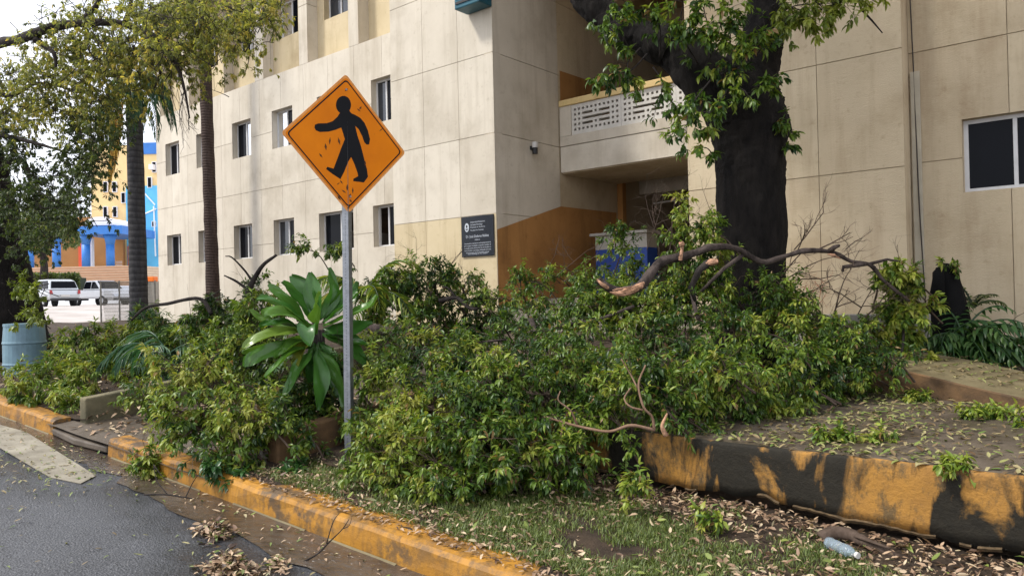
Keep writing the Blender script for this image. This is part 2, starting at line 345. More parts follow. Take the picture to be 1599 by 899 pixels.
# ------------------------------------------------------------------ foliage builders
LT = np.array([(0, 0, 0), (.33, 0, 0), (.30, .42, .07), (.30, -.42, .07), (.68, 0, -.03), (.68, .34, .03), (.68, -.34, .03), (1, 0, -.13)])
LF = [(0, 3, 1), (0, 1, 2), (1, 3, 6, 4), (2, 1, 4, 5), (4, 6, 7), (5, 4, 7)]
def mesh_from(name, verts, faces_tpl, nrep, nv, rnd=None, smooth=True):
    """nrep copies of one face template, vertices already placed"""
    me = bpy.data.meshes.new(name); V = len(verts)
    lt = np.array([len(f) for f in faces_tpl]); flat = np.array([i for f in faces_tpl for i in f])
    loops = (np.arange(nrep)[:, None] * nv + flat[None, :]).ravel(); tot = np.tile(lt, nrep)
    me.vertices.add(V); me.vertices.foreach_set('co', np.ascontiguousarray(verts, dtype=np.float32).ravel())
    me.loops.add(len(loops)); me.loops.foreach_set('vertex_index', loops.astype(np.int32))
    me.polygons.add(len(tot)); st = np.concatenate([[0], np.cumsum(tot)[:-1]])
    me.polygons.foreach_set('loop_start', st.astype(np.int32)); me.polygons.foreach_set('loop_total', tot.astype(np.int32))
    if smooth: me.polygons.foreach_set('use_smooth', np.ones(len(tot), dtype=bool))
    me.update(calc_edges=True)
    if rnd is not None:
        a = me.attributes.new('rnd', 'FLOAT', 'POINT'); a.data.foreach_set('value', np.repeat(rnd, nv).astype(np.float32))
    me.validate(); return me
def norm(a): return a / (np.linalg.norm(a, axis=-1, keepdims=True) + 1e-9)
def leaves_mesh(name, base, d, up, L, wr, rnd, curl=None):
    n = len(base); side = norm(np.cross(d, up)); nn = np.cross(side, d)
    T = np.repeat(LT[None], n, 0).copy()
    if curl is not None: T[:, :, 2] -= curl[:, None] * (T[:, :, 0] ** 2)
    L = L[:, None, None]
    v = base[:, None, :] + L * (T[:, :, 0:1] * d[:, None, :] + T[:, :, 1:2] * wr[:, None, None] * side[:, None, :] + T[:, :, 2:3] * nn[:, None, :])
    return mesh_from(name, v.reshape(-1, 3), LF, n, 8, rnd)
def spray_leaves(name, sprays, k, L, m, parent, wr=.42, droop=.35, spread=1.15, tone=(0, 1), kind='stuff', rg=rng):
    """sprays: list of (pos, axis, tone offset): a whorl of k leaves round each twig end"""
    S = np.array([s[0] for s in sprays]); A = norm(np.array([s[1] for s in sprays], float)); T0 = np.array([s[2] for s in sprays])
    n = len(S); idx = np.repeat(np.arange(n), k); i = np.tile(np.arange(k), n); N = n * k
    ref = np.where(np.abs(A[:, 2:3]) > .9, np.array([[1, 0, 0]]), np.array([[0, 0, 1]]))
    e1 = norm(np.cross(A, ref)); e2 = np.cross(A, e1)
    az = i * 2.4 + rg.uniform(0, 6.28, n)[idx] + rg.normal(0, .25, N)
    el = spread * (.35 + .65 * i / max(k - 1, 1)) + rg.normal(0, .15, N)
    d = np.cos(el)[:, None] * A[idx] + np.sin(el)[:, None] * (np.cos(az)[:, None] * e1[idx] + np.sin(az)[:, None] * e2[idx])
    d[:, 2] -= droop * rg.uniform(.3, 1.5, N); d = norm(d)
    Ls = L * rg.uniform(.6, 1.25, N)
    base = S[idx] - A[idx] * (L * .7 * (i / k))[:, None] + rg.normal(0, L * .06, (N, 3))
    up = norm(np.array([0, 0, 1.0]) + rg.normal(0, .38, (N, 3)))
    rnd = np.clip(tone[0] + (tone[1] - tone[0]) * (T0[idx] + rg.normal(0, .17, N)), 0, 1)
    rnd = np.where(rg.uniform(0, 1, N) < .03, 1.0, np.minimum(rnd, .95))
    me = leaves_mesh(name, base, d, up, Ls, wr * rg.uniform(.8, 1.2, N), rnd, rg.uniform(0, .35, N))
    return link(name, me, m, parent, kind)
def rdir(rg, bias=(0, 0, 0), s=1.0):
    v = rg.normal(0, s, 3) + np.array(bias); return v / (np.linalg.norm(v) + 1e-9)
def grow(mb, path, rg, ntw, twl, bias=(0, 0, .25), r0=.012, nsub=3, start=.25, sag=.25, tone=.45, wood=True, tsd=.2):
    """wood of one bough into mb; returns the sprays at its twig ends"""
    path = spline(path, 5); k = len(path); out = []
    if wood: mb.tube(path, list(np.linspace(r0, max(r0 * .35, .003), k)), 5, .12, True, rg)
    tdir = np.array(path[-1]) - np.array(path[-2]); out.append((path[-1], tdir / (np.linalg.norm(tdir) + 1e-9), tone + rg.normal(0, tsd)))
    for _ in range(ntw):
        t = rg.uniform(start, 1); i = min(int(t * (k - 1)), k - 2); p = np.array(path[i]); ax = np.array(path[i + 1]) - p; ax /= np.linalg.norm(ax) + 1e-9
        d = rdir(rg, np.array(bias) * 1.5 + ax * .9); l = twl * rg.uniform(.45, 1.2)
        q = p + d * l * .55; e = p + d * l + np.array([0, 0, -sag * l * rg.uniform(.2, 1)])
        if wood: mb.tube([p, q, e], [r0 * .38, r0 * .3, r0 * .15], 3, 0, False)
        tn = tone + rg.normal(0, tsd)
        ed = norm(e - q); out.append((e, ed, tn))
        for s in range(nsub):
            u = rg.uniform(.3, .95); b = q + (e - q) * u if rg.random() < .7 else p + (q - p) * u
            dd = norm(ed + rg.normal(0, .75, 3)); ee = b + dd * l * rg.uniform(.2, .5)
            if wood and s == 0: mb.tube([b, ee], [r0 * .2, r0 * .12], 3, 0, False)
            out.append((ee, dd, tn + rg.normal(0, .06)))
    return out
def twig_tree(mb, p, d, l, r, depth, rg, spread=.7, up=.1, kids=3):
    """bare forking twigs"""
    p = np.array(p, float); d = norm(np.array(d, float)); pts = [p]
    for _ in range(3):
        d = norm(d + rg.normal(0, .13, 3) + np.array([0, 0, up * .3])); pts.append(pts[-1] + d * l / 3)
    mb.tube(pts, list(np.linspace(r, r * .55, 4)), 4 if depth > 1 else 3, 0, False)
    if depth <= 0: return
    for _ in range(kids):
        b = pts[rg.integers(1, 4)]; twig_tree(mb, b, d + rg.normal(0, spread, 3), l * rg.uniform(.45, .75), r * .55, depth - 1, rg, spread, up, kids)
def frond_mesh(rg, base, d, length, droop, nl, ll, lw, mb_r=.012, hang=.35, up0=(0, 0, 1)):
    """feather palm leaf: returns rachis points and leaflet arrays"""
    pts = [np.array(base, float)]; d = norm(np.array(d, float)); n = 12
    for i in range(n):
        d = norm(d + np.array([0, 0, -droop / n * (1 + 1.5 * i / n)])); pts.append(pts[-1] + d * length / n)
    B = []; D = []; U = []; LL = []
    for i in range(nl):
        t = .12 + .88 * (i + .5) / nl; j = min(int(t * n), n - 1); f = t * n - j
        p = pts[j] * (1 - f) + pts[j + 1] * f; ax = norm(pts[j + 1] - pts[j]); sd = norm(np.cross(ax, np.array(up0)))
        for s in (-1, 1):
            dd = norm(ax * (.55 + .5 * t) + sd * s + np.array([0, 0, -hang * rg.uniform(.5, 1.4)]) + rg.normal(0, .06, 3))
            B.append(p); D.append(dd); U.append(norm(np.array([0, 0, 1.0]) + sd * s * .5 + rg.normal(0, .1, 3)))
            LL.append(ll * rg.uniform(.85, 1.1) * (math.sin(math.pi * min(1, .25 + .72 * t)) ** .6))
    return pts, np.array(B), np.array(D), np.array(U), np.array(LL)
def frond(parent, rg, base, d, length, droop, nl, ll, lw, m, stem, hang=.35, tone=(.2, .8), name='frond'):
    pts, B, D, U, LL = frond_mesh(rg, base, d, length, droop, nl, ll, lw, hang=hang)
    me = leaves_mesh(name, B, D, U, LL, np.full(len(B), lw / ll), rg.uniform(tone[0], tone[1], len(B)), rg.uniform(.05, .4, len(B)))
    o = link(name, me, m, parent)
    mb = MB(); mb.tube(pts, list(np.linspace(.016, .004, len(pts))), 5); mb.build('midrib', stem, o, True)
    return o

# ================================================================== SETTING: ground
def zr(x): return float(np.clip(.035 * (-x - 3), -.25, 1.45))
GR = np.random.default_rng(3)
from mathutils import noise as mn
def fn(x, y, s=1.0): return mn.noise(Vector((x * s, y * s, 3.3)))
def lawn_z(x, y): return zr(x) + .172 + .012 * (y - 3.1) + .018 * fn(x, y, 3) + .012 * fn(x, y, 9)
def bed_z(x, y):
    s = min(max((y - 3.15) / 7, 0), 1)
    return zr(x) + .19 + s * float(np.interp(x, [-24, -15, -8], [.0, .35, .72])) + .05 * fn(x, y, 1.3) + .02 * fn(x, y, 6)
def path_z(x, y): return zr(x) + .13 + .085 * (y - 3.0) + .012 * fn(x, y, 2)
tag(sheet('ground', -260, 200, -120, 260, 90, 40, lambda x, y: zr(x) - .12 - (.1 if x > -26 else 0), M['yard']), None)
sheet('road', -60, 9, -9, 2.97, 70, 12, lambda x, y: zr(x) + .012 * fn(x, y, .8) * (1 if y < 2.6 else 0), M['asphalt'])
sheet('parking_lot', -62, -26, 2.97, 40, 36, 20, lambda x, y: zr(x) + .004, M['yard'])
# muddy water running down the gutter
xs = np.linspace(-12.0, 3.0, 90); mbw = MB()
vs = []; 
for x in xs:
    e = 2.58 + .13 * fn(x, 0, .9) + .07 * fn(x, 4, 3) + .03 * fn(x, 8, 9)
    if x < -6.6: e += .12
    for k in range(5): vs.append((x, e + (2.91 - e) * k / 4, zr(x) + .007 + .0015 * k))
mbw.add(vs, [(i * 5 + k, (i + 1) * 5 + k, (i + 1) * 5 + k + 1, i * 5 + k + 1) for i in range(len(xs) - 1) for k in range(4)])
mbw.build('gutter_water', M['mud_water'], None, True, kind='structure')
# pale cement patch in the road
pp = [P(*q, Z=.17) for q in ((-30, 668), (40, 682), (150, 737), (126, 748), (78, 741), (-30, 690))]
mb = MB(); mb.prism([(p[0], p[1], zr(p[0]) + .006) for p in pp], (0, 0, .006)); mb.build('road_patch', M['concrete'], None, kind='structure')

def kerb(x0, x1, name, endcap=True):
    n = int((x1 - x0) / .25); mb = MB(); vs = []; rg = np.random.default_rng(int(abs(x0 * 10)))
    for i in range(n + 1):
        x = x0 + (x1 - x0) * i / n; z = zr(x); j = lambda s: rg.normal(0, s)
        top = z + .175 + j(.004)
        wd = (.2 if x > -5.2 else .14) + .03 * fn(x, 3, 2)
        vs += [(x, 2.905 + j(.003), z - .08), (x, 2.912 + j(.004), z + .07), (x, 2.922 + j(.004), top - .03), (x, 2.942 + j(.004), top - .006), (x, 2.98, top + .002 + j(.003)), (x, 2.95 + wd + j(.015), top + .004 + j(.004)), (x, 2.95 + wd + j(.01), z - .08)]
    mb.add(vs, [(i * 7 + k, (i + 1) * 7 + k, (i + 1) * 7 + k + 1, i * 7 + k + 1) for i in range(n) for k in range(6)] + [tuple(range(7)), tuple(range(n * 7 + 6, n * 7 - 1, -1))])
    return mb.build(name, M['kerb'], None, kind='structure')
def silt(x0, x1):
    n = 120; vs = []
    for i in range(n + 1):
        x = x0 + (x1 - x0) * i / n; e = .022 + .012 * fn(x, 6, 4); z = zr(x) + .014
        vs += [(x, 2.908 - e, z - .006), (x, 2.906, z + .006)]
    mb = MB(); mb.add(vs, [(2 * i, 2 * i + 2, 2 * i + 3, 2 * i + 1) for i in range(n) if fn(x0 + (x1 - x0) * i / n, 2, 1.7) > -.25]); mb.build('gutter_edge', M['ramp'], None, kind='structure')
silt(-7.4, 2.5); silt(-14, -8.9)
kerb(-7.42, 7.5, 'kerb'); kerb(-24.0, -8.82, 'kerb')
# broken concrete lip across the mouth of the path
mb = MB(); q = [(-8.8, 2.9), (-8.1, 2.86), (-7.5, 2.93), (-7.42, 3.12), (-8.1, 3.06), (-8.8, 3.12)]
mb.prism([(x, y, zr(x) + .02) for x, y in q], (0, 0, .065)); mb.build('path_lip', M['terrace'], None, bevel=.015, kind='structure')
sheet('lawn', -5.6, 7.5, 3.04, 4.86, 90, 16, lawn_z, M['soil'])
sheet('path', -8.95, -5.5, 2.9, 10.6, 24, 42, path_z, M['terrace'])
sheet('planter_soil', -26.2, -8.5, 3.1, 11.4, 70, 36, bed_z, M['soil'])
sheet('planter_bed', -5.5, -4.3, 3.6, 4.9, 14, 12, lambda x, y: zr(x) + .19 + .05 * (y - 3.6) + .03 * fn(x, y, 2), M['soil'])
sheet('planter_bed', -5.56, -2.2, 4.94, 10.5, 24, 40, lambda x, y: zr(x) + .33 + .09 * (y - 3.9) + .03 * fn(x, y, 2), M['soil'])
sheet('terrace', -3.6, 7.5, 4.78, 9.0, 60, 24, lambda x, y: .563 + .004 * fn(x, y, 1.5), M['terrace'])
# retaining wall with an undermined, ragged foot
n = 150; xs = np.linspace(-4.4, 7.5, n); vs = []; rg = np.random.default_rng(5)
for i, x in enumerate(xs):
    zl = lawn_z(x, 4.75); foot = zl + .075 + .045 * fn(x, 1, .7) + .028 * fn(x, 5, 4) + .014 * fn(x, 9, 15)
    t = .570 + .005 * fn(x, 2, 3)
    mid = [foot + (t - .02 - foot) * k / 5 for k in range(6)]
    vs += [(x, 4.86, foot + .03), (x, 4.775, foot + .004)] + [(x, 4.752 + .008 * fn(x, z * 3, 3.5) + .003 * fn(x, z, 18), z) for z in mid] + [(x, 4.760, t - .004), (x, 4.785, t)]
W = 10; mb = MB(); mb.add(vs, [(i * W + k, (i + 1) * W + k, (i + 1) * W + k + 1, i * W + k + 1) for i in range(n - 1) for k in range(W - 1)])
rw = mb.build('retaining_wall', M['ochre'], None, True)
tag(rw, 'low ochre retaining wall streaked with black mould beside the lawn', 'wall')
vs = []
for i, x in enumerate(np.linspace(-4.4, 3.0, 260)):
    zl = lawn_z(x, 4.75); ft = zl + .075 + .045 * fn(x, 1, .7) + .028 * fn(x, 5, 4) + .014 * fn(x, 9, 15); k_ = max(0, fn(x, 3, 2.2) + .25) * .014 + .003 + .006 * abs(fn(x, 6, 24)); e_ = .014 * abs(fn(x, 7, 9))
    vs += [(x, 4.756, ft + k_ * .9), (x, 4.738 - e_ - k_ * .4, ft + k_ * .5), (x, 4.745 - e_, ft - .008 - .012 * abs(fn(x, 2, 18))), (x, 4.86, ft + .006)]
mb = MB(); mb.add(vs, [(i * 4 + k, i * 4 + 4 + k, i * 4 + 5 + k, i * 4 + 1 + k) for i in range(259) for k in range(3) if fn(-4.4 + 7.4 * i / 259, 4, 3.1) + .6 * fn(-4.4 + 7.4 * i / 259, 1, 12) > .02]); mb.build('broken_render', M['render_chip'], rw)
mb = MB(); mb.box(-4.4, 7.5, 4.86, 4.94, -.25, .5); mb.build('footing', M['soil'], rw)
# ramp and its side wall
RP = [(-4.6, 8.5, .98), (-2.16, 7.82, .86), (-.87, 7.47, .665), (.6, 7.07, .46), (3.0, 6.4, .2)]
vs = []; sp = spline(RP, 8)
for p in sp: vs += [(p[0], p[1], .1), (p[0], p[1], p[2] - .012), (p[0] + .004, p[1] + .012, p[2]), (p[0] + .05, p[1] + .16, p[2]), (p[0] + .35, p[1] + 1.15, p[2] + .02), (p[0] + .35, p[1] + 1.15, .1)]
k = len(sp); mb = MB(); mb.add(vs, [(i * 6 + j, (i + 1) * 6 + j, (i + 1) * 6 + j + 1, i * 6 + j + 1) for i in range(k - 1) for j in (2, 3, 4)])
mb.build('ramp', M['ramp'], None, kind='structure')
mb = MB(); mb.add(vs, [(i * 6 + j, (i + 1) * 6 + j, (i + 1) * 6 + j + 1, i * 6 + j + 1) for i in range(k - 1) for j in (0, 1)])
tag(mb.build('ramp_wall', M['brown_wall'], None), 'low brown side wall of the ramp rising across the terrace', 'wall')
sheet('back_soil', -6.2, 7.5, 8.2, 10.95, 40, 10, lambda x, y: .62 + .16 * (y - 8.2) / 2.5 + (.2 if x < -1.6 else 0) + .04 * fn(x, y, 2), M['soil'])
# low planter walls that flank the path
mb = MB(); mb.prism([(-8.5, 3.12, .2), (-8.5, 7.5, .5), (-8.5, 7.5, 1.0), (-8.5, 3.12, .60)], (-.16, 0, 0))
tag(mb.build('planter_wall', M['moss_wall'], None, bevel=.02), 'mossy grey low planter wall on the far side of the path', 'wall')
mb = MB(); mb.prism([(-5.55, 3.42, .1), (-5.55, 6.5, .3), (-5.55, 6.5, .8), (-5.55, 3.42, .5)], (.16, 0, 0))
tag(mb.build('planter_wall', M['brown_wall'], None, bevel=.02), 'brown low planter wall under the broad leaved plant', 'wall')
# low cement ledge behind the big tree
mb = MB(); mb.box(-3.3, -1.75, 9.2, 9.42, .6, 1.27); lg = mb.build('ledge_wall', M['concrete_grey'], None, bevel=.01)
tag(lg, 'low grey cement ledge behind the big tree and its dry red twigs', 'wall')
# ================================================================== MAIN BUILDING
bld = empty('concrete_building', (-12, 10.4, 1.4), 'cream concrete building with panel joints and a recessed portico', 'building')
BACK = []
def solid_faces(mb, us, zs, solid, P3, depth):
    """front faces and side returns of a grid of solid/open cells. P3(u,z,d) -> point, d = depth behind face"""
    nu, nz = len(us) - 1, len(zs) - 1
    S = lambda i, j: 0 <= i < nu and 0 <= j < nz and solid[i][j]
    for i in range(nu):
        for j in range(nz):
            if not solid[i][j]: continue
            a, b, c, d = us[i], us[i + 1], zs[j], zs[j + 1]
            mb.add([P3(a, c, 0), P3(b, c, 0), P3(b, d, 0), P3(a, d, 0)], [(0, 1, 2, 3)])
            for di, dj, e in ((-1, 0, ((a, d), (a, c))), (1, 0, ((b, c), (b, d))), (0, -1, ((a, c), (b, c))), (0, 1, ((b, d), (a, d)))):
                if not S(i + di, j + dj):
                    (u0, z0), (u1, z1) = e
                    mb.add([P3(u0, z0, 0), P3(u0, z0, depth), P3(u1, z1, depth), P3(u1, z1, 0)], [(0, 1, 2, 3)])
def rect_grid(u0, u1, z0, z1, holes):
    us = sorted({u0, u1, *[min(max(h[k], u0), u1) for h in holes for k in (0, 1)]})
    zs = sorted({z0, z1, *[min(max(h[k], z0), z1) for h in holes for k in (2, 3)]})
    sol = [[not any(h[0] < (us[i] + us[i + 1]) / 2 < h[1] and h[2] < (zs[j] + zs[j + 1]) / 2 < h[3] for h in holes) for j in range(len(zs) - 1)] for i in range(len(us) - 1)]
    return us, zs, sol
def facade(P3, uj, zj, holes, matf, gap=.011, thick=.03, back=.2, name='panel'):
    """panels between the joint lines (each its own part) in front of one backing wall, with openings"""
    g = gap / 2
    for i in range(len(uj) - 1):
        for j in range(len(zj) - 1):
            a, b, c, d = uj[i] + (.004 if i else 0), uj[i + 1] - (.004 if i < len(uj) - 2 else 0), zj[j] + (g if j else 0), zj[j + 1] - (g if j < len(zj) - 2 else 0)
            mb = MB(); us, zs, sol = rect_grid(a, b, c, d, holes); solid_faces(mb, us, zs, sol, P3, thick)
            if mb.v: mb.build(name, M[matf((a + b) / 2, (c + d) / 2)], bld)
    mb = MB(); us, zs, sol = rect_grid(uj[0], uj[-1], zj[0], zj[-1], holes)
    solid_faces(mb, us, zs, sol, lambda u, z, d: P3(u, z, thick - .004 + d), back)
    mb.build('wall', M[matf((uj[0] + uj[-1]) / 2, 6.5)], bld)
def window(u0, u1, z0, z1, Yf, panes, fw=.045, rec=.16, ratio=.5):
    """aluminium sliding window set back in its opening; panes: two kinds, left and right"""
    y = Yf + rec; mb = MB(); t = .05
    um = u0 + (u1 - u0) * ratio
    mb.box(u0, u0 + fw, y, y + t, z0, z1); mb.box(u1 - fw, u1, y, y + t, z0, z1)
    mb.box(u0 + fw, u1 - fw, y, y + t, z0, z0 + fw); mb.box(u0 + fw, u1 - fw, y, y + t, z1 - fw, z1)
    mb.box(um - .022, um + .022, y + .005, y + t - .005, z0 + fw, z1 - fw)
    f = mb.build('window', M['frame'], bld)
    for k, (a, b) in enumerate(((u0 + fw, um - .022), (um + .022, u1 - fw))):
        if panes[k] == '-': continue
        mb = MB(); yy = y + .018 + .012 * k; mb.box(a, b, yy, yy + .006, z0 + fw, z1 - fw)
        mb.build('pane', M[{'m': 'glass_mirror', 'g': 'glass_sky'}.get(panes[k], 'glass_and_shade')], f)
YF, YW, YR = 10.4, 11.25, 10.75
ROOF = 10.6
# left wing: three storeys of windows, the top one in recessed bays
zj = [0.9, 3.1, 4.6, 6.1, 7.6]
uj = [-24.42] + [-13.15 - 1.025 * k for k in range(10, -1, -1)] + [-11.87]
wins = []
for i, (u0, u1) in enumerate(((-23.8, -22.86), (-21.78, -20.82), (-19.73, -18.76), (-17.7, -16.75), (-15.67, -14.3), (-13.57, -12.84))):
    wins.append((u0, u1, 2.76, 3.72, ('dg', 'gd', 'dg', 'gd', 'd-', '-d')[i]))
for i, (u0, u1) in enumerate(((-23.8, -22.88), (-21.8, -20.83), (-19.72, -18.74), (-17.69, -16.73), (-15.66, -14.7), (-13.55, -12.86))):
    wins.append((u0, u1, 5.63, 6.65, ('dg', 'gd', 'dm', 'md', 'dg', 'gd')[i]))
facade(lambda u, z, d: (u, YW + d, z), uj, zj, [q[:4] for q in wins], lambda u, z: 'wall_grey' if z > 1 and u < -11 else 'wall_grey')
for q in wins: window(*q[:4], YW, q[4])
# top storey
bays = [(-24.1, -22.75), (-22.2, -20.62 + .5), (-20.13, -18.48), (-18.06, -16.38), (-16.01, -14.34), (-13.97, -12.2)]
edges = [-24.42] + [e for b in bays for e in b] + [-11.87]
TB = .32
for i in range(0, len(edges), 2):                                   # pillars between the bays
    a, b = edges[i], edges[i + 1]
    for (c, d) in ((7.607, 9.1), (9.114, ROOF)):
        mb = MB(); mb.box(a, b, YW, YW + TB + .2, c, d); mb.build('pillar', M['wall_grey'], bld)
topw = [(-23.9, -23.0, 'dd'), (-22.0, -21.0, 'dd'), (-19.93, -18.98, 'dm'), (-17.86, -16.86, 'md'), (-15.72, -14.74, 'gg'), (-13.25, -12.5, 'dd')]
for (a, b), (u0, u1, pk) in zip(bays, topw):
    mb = MB(); us, zs, sol = rect_grid(a, b, 7.607, ROOF, [(u0, u1, 8.69, 9.72)])
    solid_faces(mb, us, zs, sol, lambda u, z, d: (u, YW + TB + d, z), .2); mb.build('bay_wall', M['wall_cream'], bld)
    window(u0, u1, 8.69, 9.72, YW + TB, pk)
mb = MB(); mb.box(-24.42, -11.87, YW + .035, YW + TB + .19, 7.5, 7.604); mb.build('ledge', M['wall_grey'], bld)
# projecting block left of the portico
bj = [-11.87, -10.91, -9.93, -9.03]
facade(lambda u, z, d: (u, YF + d, z), bj, [0.9, 3.1, 4.6, 6.1, 7.6, 9.1, ROOF], [], lambda u, z: 'wall_cream' if z < 3.1 else 'wall_grey')
facade(lambda u, z, d: (-9.027 - d, u, z), [YF + .004, 12.43, 14.6, 19.0], [0.9, 3.1, 4.6, 6.1, 7.6, 9.1, ROOF], [], lambda u, z: 'wall_grey' if u < 12.5 else 'wall_tan')
mb = MB(); mb.box(-11.9, -11.7, YF + .24, YW + .2, .9, ROOF); mb.build('return_wall', M['wall_grey'], bld)
# brown painted dado on the side wall
mb = MB(); mb.prism([(-9.021, 10.412, .92), (-9.021, 14.58, .92), (-9.021, 14.58, 3.4), (-9.021, 12.43, 3.38), (-9.021, 10.412, 2.8)], (-.003, 0, 0)); mb.build('dado', M['brown_paint'], bld)
mb = MB(); mb.prism([(-9.021, 12.5, 5.56), (-9.021, 18.9, 5.56), (-9.021, 18.9, 6.3), (-9.021, 12.5, 6.2)], (-.003, 0, 0)); mb.build('dado', M['brown_paint'], bld)
# right bay and recessed right wing
facade(lambda u, z, d: (u, YF + d, z), [-5.15, -4.2, -3.23, -2.18], [0.6, 3.1, 4.6, 6.1, 7.6, ROOF], [], lambda u, z: 'wall_tan')
mb = MB(); mb.box(-2.40, -2.183, YF + .22, YR + .3, .6, ROOF); mb.build('return_wall', M['wall_tan'], bld)
mb = MB(); mb.box(-2.1825, -2.1805, YF + .03, YR, 3.108, ROOF); mb.build('return_face', M['wall_tan'], bld)
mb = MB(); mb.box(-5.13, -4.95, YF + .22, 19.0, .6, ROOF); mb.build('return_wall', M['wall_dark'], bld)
rw_w = [(-1.6, -.52, 2.74, 3.65, 'dd'), (1.6, 2.7, 2.74, 3.65, 'dd'), (-1.6, -.52, 5.63, 6.6, 'dd')]  # black panes stand in for the shade inside open, unglazed windows
facade(lambda u, z, d: (u, YR + d, z), [-2.178, -1.1, 0.1, 1.2, 2.3, 3.4, 4.5, 8.0], [0.6, 3.17, 4.6, 6.1, 7.6, ROOF], [q[:4] for q in rw_w], lambda u, z: 'wall_tan')
for q in rw_w: window(*q[:4], YR, q[4], .05, .13)
mb = MB(); mb.box(-2.16, -2.05, YR - .035, YR - .006, .8, 4.35); mb.build('pipe_cover', M['pipe_cover'], bld, bevel=.006)
# portico: floors, beams, ceiling, balcony
mb = MB(); mb.box(-9.0, -5.15, 12.44, 12.62, 4.07, 4.592); mb.build('beam', M['wall_grey'], bld)
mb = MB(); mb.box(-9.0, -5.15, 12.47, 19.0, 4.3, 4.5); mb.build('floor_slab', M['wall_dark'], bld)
mb = MB(); mb.box(-9.0, -5.15, 12.5, 14.6, 4.05, 4.298); mb.build('soffit', M['wall_tan'], bld)
mb = MB(); mb.box(-9.0, -5.15, 12.43, 12.60, 4.606, 4.80); mb.build('spandrel', M['wall_grey'], bld)
mb = MB(); mb.box(-9.0, -5.15, 12.40, 12.66, 5.42, 5.545); mb.build('coping', M['wall_yellow'], bld, bevel=.01)
bal = MB(); bal.box(-9.0, -8.72, 12.43, 12.6, 4.806, 5.415); bal.build('balustrade_pier', M['wall_grey'], bld)
def block(x0, x1):
    nu, z0, z1 = 11, 4.806, 5.415
    m_ = .07; pu = (x1 - x0 - m_) / nu; zr0 = z0 + .05; pz = (z1 - z0 - .1) / 5; hs = []
    def H(r, c0, c1): hs.append((x0 + m_ / 2 + c0 * pu + pu * .24, x0 + m_ / 2 + c1 * pu - pu * .24, zr0 + r * pz + pz * .26, zr0 + (r + 1) * pz - pz * .26))
    for r in (0, 4):
        for c in range(nu): H(r, c, c + 1)
    for r in (1, 3):
        for c in (0, 1, 5, 9, 10): H(r, c, c + 1)
        H(r, 2, 5); H(r, 6, 9)
    for c in (0, 1, 9, 10): H(2, c, c + 1)
    H(2, 2, 9)
    mb = MB(); us, zs, sol = rect_grid(x0, x1, z0, z1, hs); solid_faces(mb, us, zs, sol, lambda u, z, d: (u, 12.45 + d, z), .1)
    mb.build('breeze_block', M['white_block'], bld)
for x0 in (-8.715, -7.54, -6.365): block(x0, x0 + 1.17)
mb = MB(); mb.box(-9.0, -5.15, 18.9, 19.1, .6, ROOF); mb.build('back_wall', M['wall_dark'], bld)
mb = MB(); mb.box(-9.0, -5.15, 11.6, 19.0, 8.0, 8.25); mb.build('ceiling', M['wall_tan'], bld)
for y in (13.2, 15.4, 17.3):
    mb = MB(); mb.box(-9.0, -5.15, y, y + .3, 7.6, 7.995); mb.build('ceiling_beam', M['wall_tan'], bld)
mb = MB(); mb.box(-9.0, -5.15, 15.6, 15.9, 3.9, 4.29); mb.build('ceiling_beam', M['wall_grey'], bld)
mb = MB(); mb.box(-9.0, -5.15, 11.3, 19.0, 1.3, 1.5); mb.build('portico_floor', M['concrete'], bld)
mb = MB(); mb.box(-9.0, -5.15, 10.5, 11.29, .9, 1.34); mb.build('portico_step', M['concrete'], bld)
mb = MB(); mb.box(-24.42, 8.0, 10.72, 24.0, ROOF + .005, ROOF + .25); mb.build('roof', M['concrete_grey'], bld)
mb = MB(); mb.box(-24.42, -9.25, 23.8, 24.0, .9, ROOF); mb.box(-5.0, 8.0, 23.8, 24.0, .9, ROOF); mb.box(-24.42, -24.22, YW + .24, 23.8, .9, ROOF); mb.build('rear_wall', M['wall_grey'], bld)
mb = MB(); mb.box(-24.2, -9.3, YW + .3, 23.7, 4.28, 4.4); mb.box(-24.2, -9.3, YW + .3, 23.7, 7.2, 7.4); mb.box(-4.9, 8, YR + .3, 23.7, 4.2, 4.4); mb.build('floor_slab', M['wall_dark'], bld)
# right jamb of the lower opening, deep passage
mb = MB(); mb.box(-9.0, -8.86, 14.6, 14.75, 1.5, 4.29); mb.build('jamb', M['brown_paint'], bld)

# ---- things fixed to the building
pl = empty('plaque', (-9.48, 10.39, 2.7), 'navy plaque with a white crest and lettering on the block corner', 'sign')
mb = MB(); mb.box(-9.9, -9.08, 10.372, 10.398, 2.325, 3.09); mb.build('board', M['plaque'], pl, bevel=.004)
def text(body, x, z, size, w_=None, align='LEFT', y=10.3705):
    cu = bpy.data.curves.new('lettering', 'FONT'); cu.body = body; cu.size = size; cu.align_x = align; cu.extrude = .0008; cu.resolution_u = 2
    ob = bpy.data.objects.new('lettering_tmp', cu); COL.objects.link(ob); bpy.context.view_layer.update()
    me = bpy.data.meshes.new_from_object(ob.evaluated_get(bpy.context.evaluated_depsgraph_get())); bpy.data.objects.remove(ob)
    v = np.empty(len(me.vertices) * 3); me.vertices.foreach_get('co', v); v = v.reshape(-1, 3)
    sx = w_ / (v[:, 0].max() - v[:, 0].min()) if w_ else 1
    nv = np.stack([x + v[:, 0] * sx, y - v[:, 2], z + v[:, 1]], 1); me.vertices.foreach_set('co', nv.ravel()); me.update()
    me.materials.clear(); return link('lettering', me, M['letter'], pl)
text('Universidad Autónoma', -9.66, 2.965, .043, .37); text('de Santo Domingo', -9.66, 2.915, .043, .31)
text('Primada de América', -9.66, 2.868, .036, .37); text('Facultad de Ciencias', -9.66, 2.812, .036, .33)
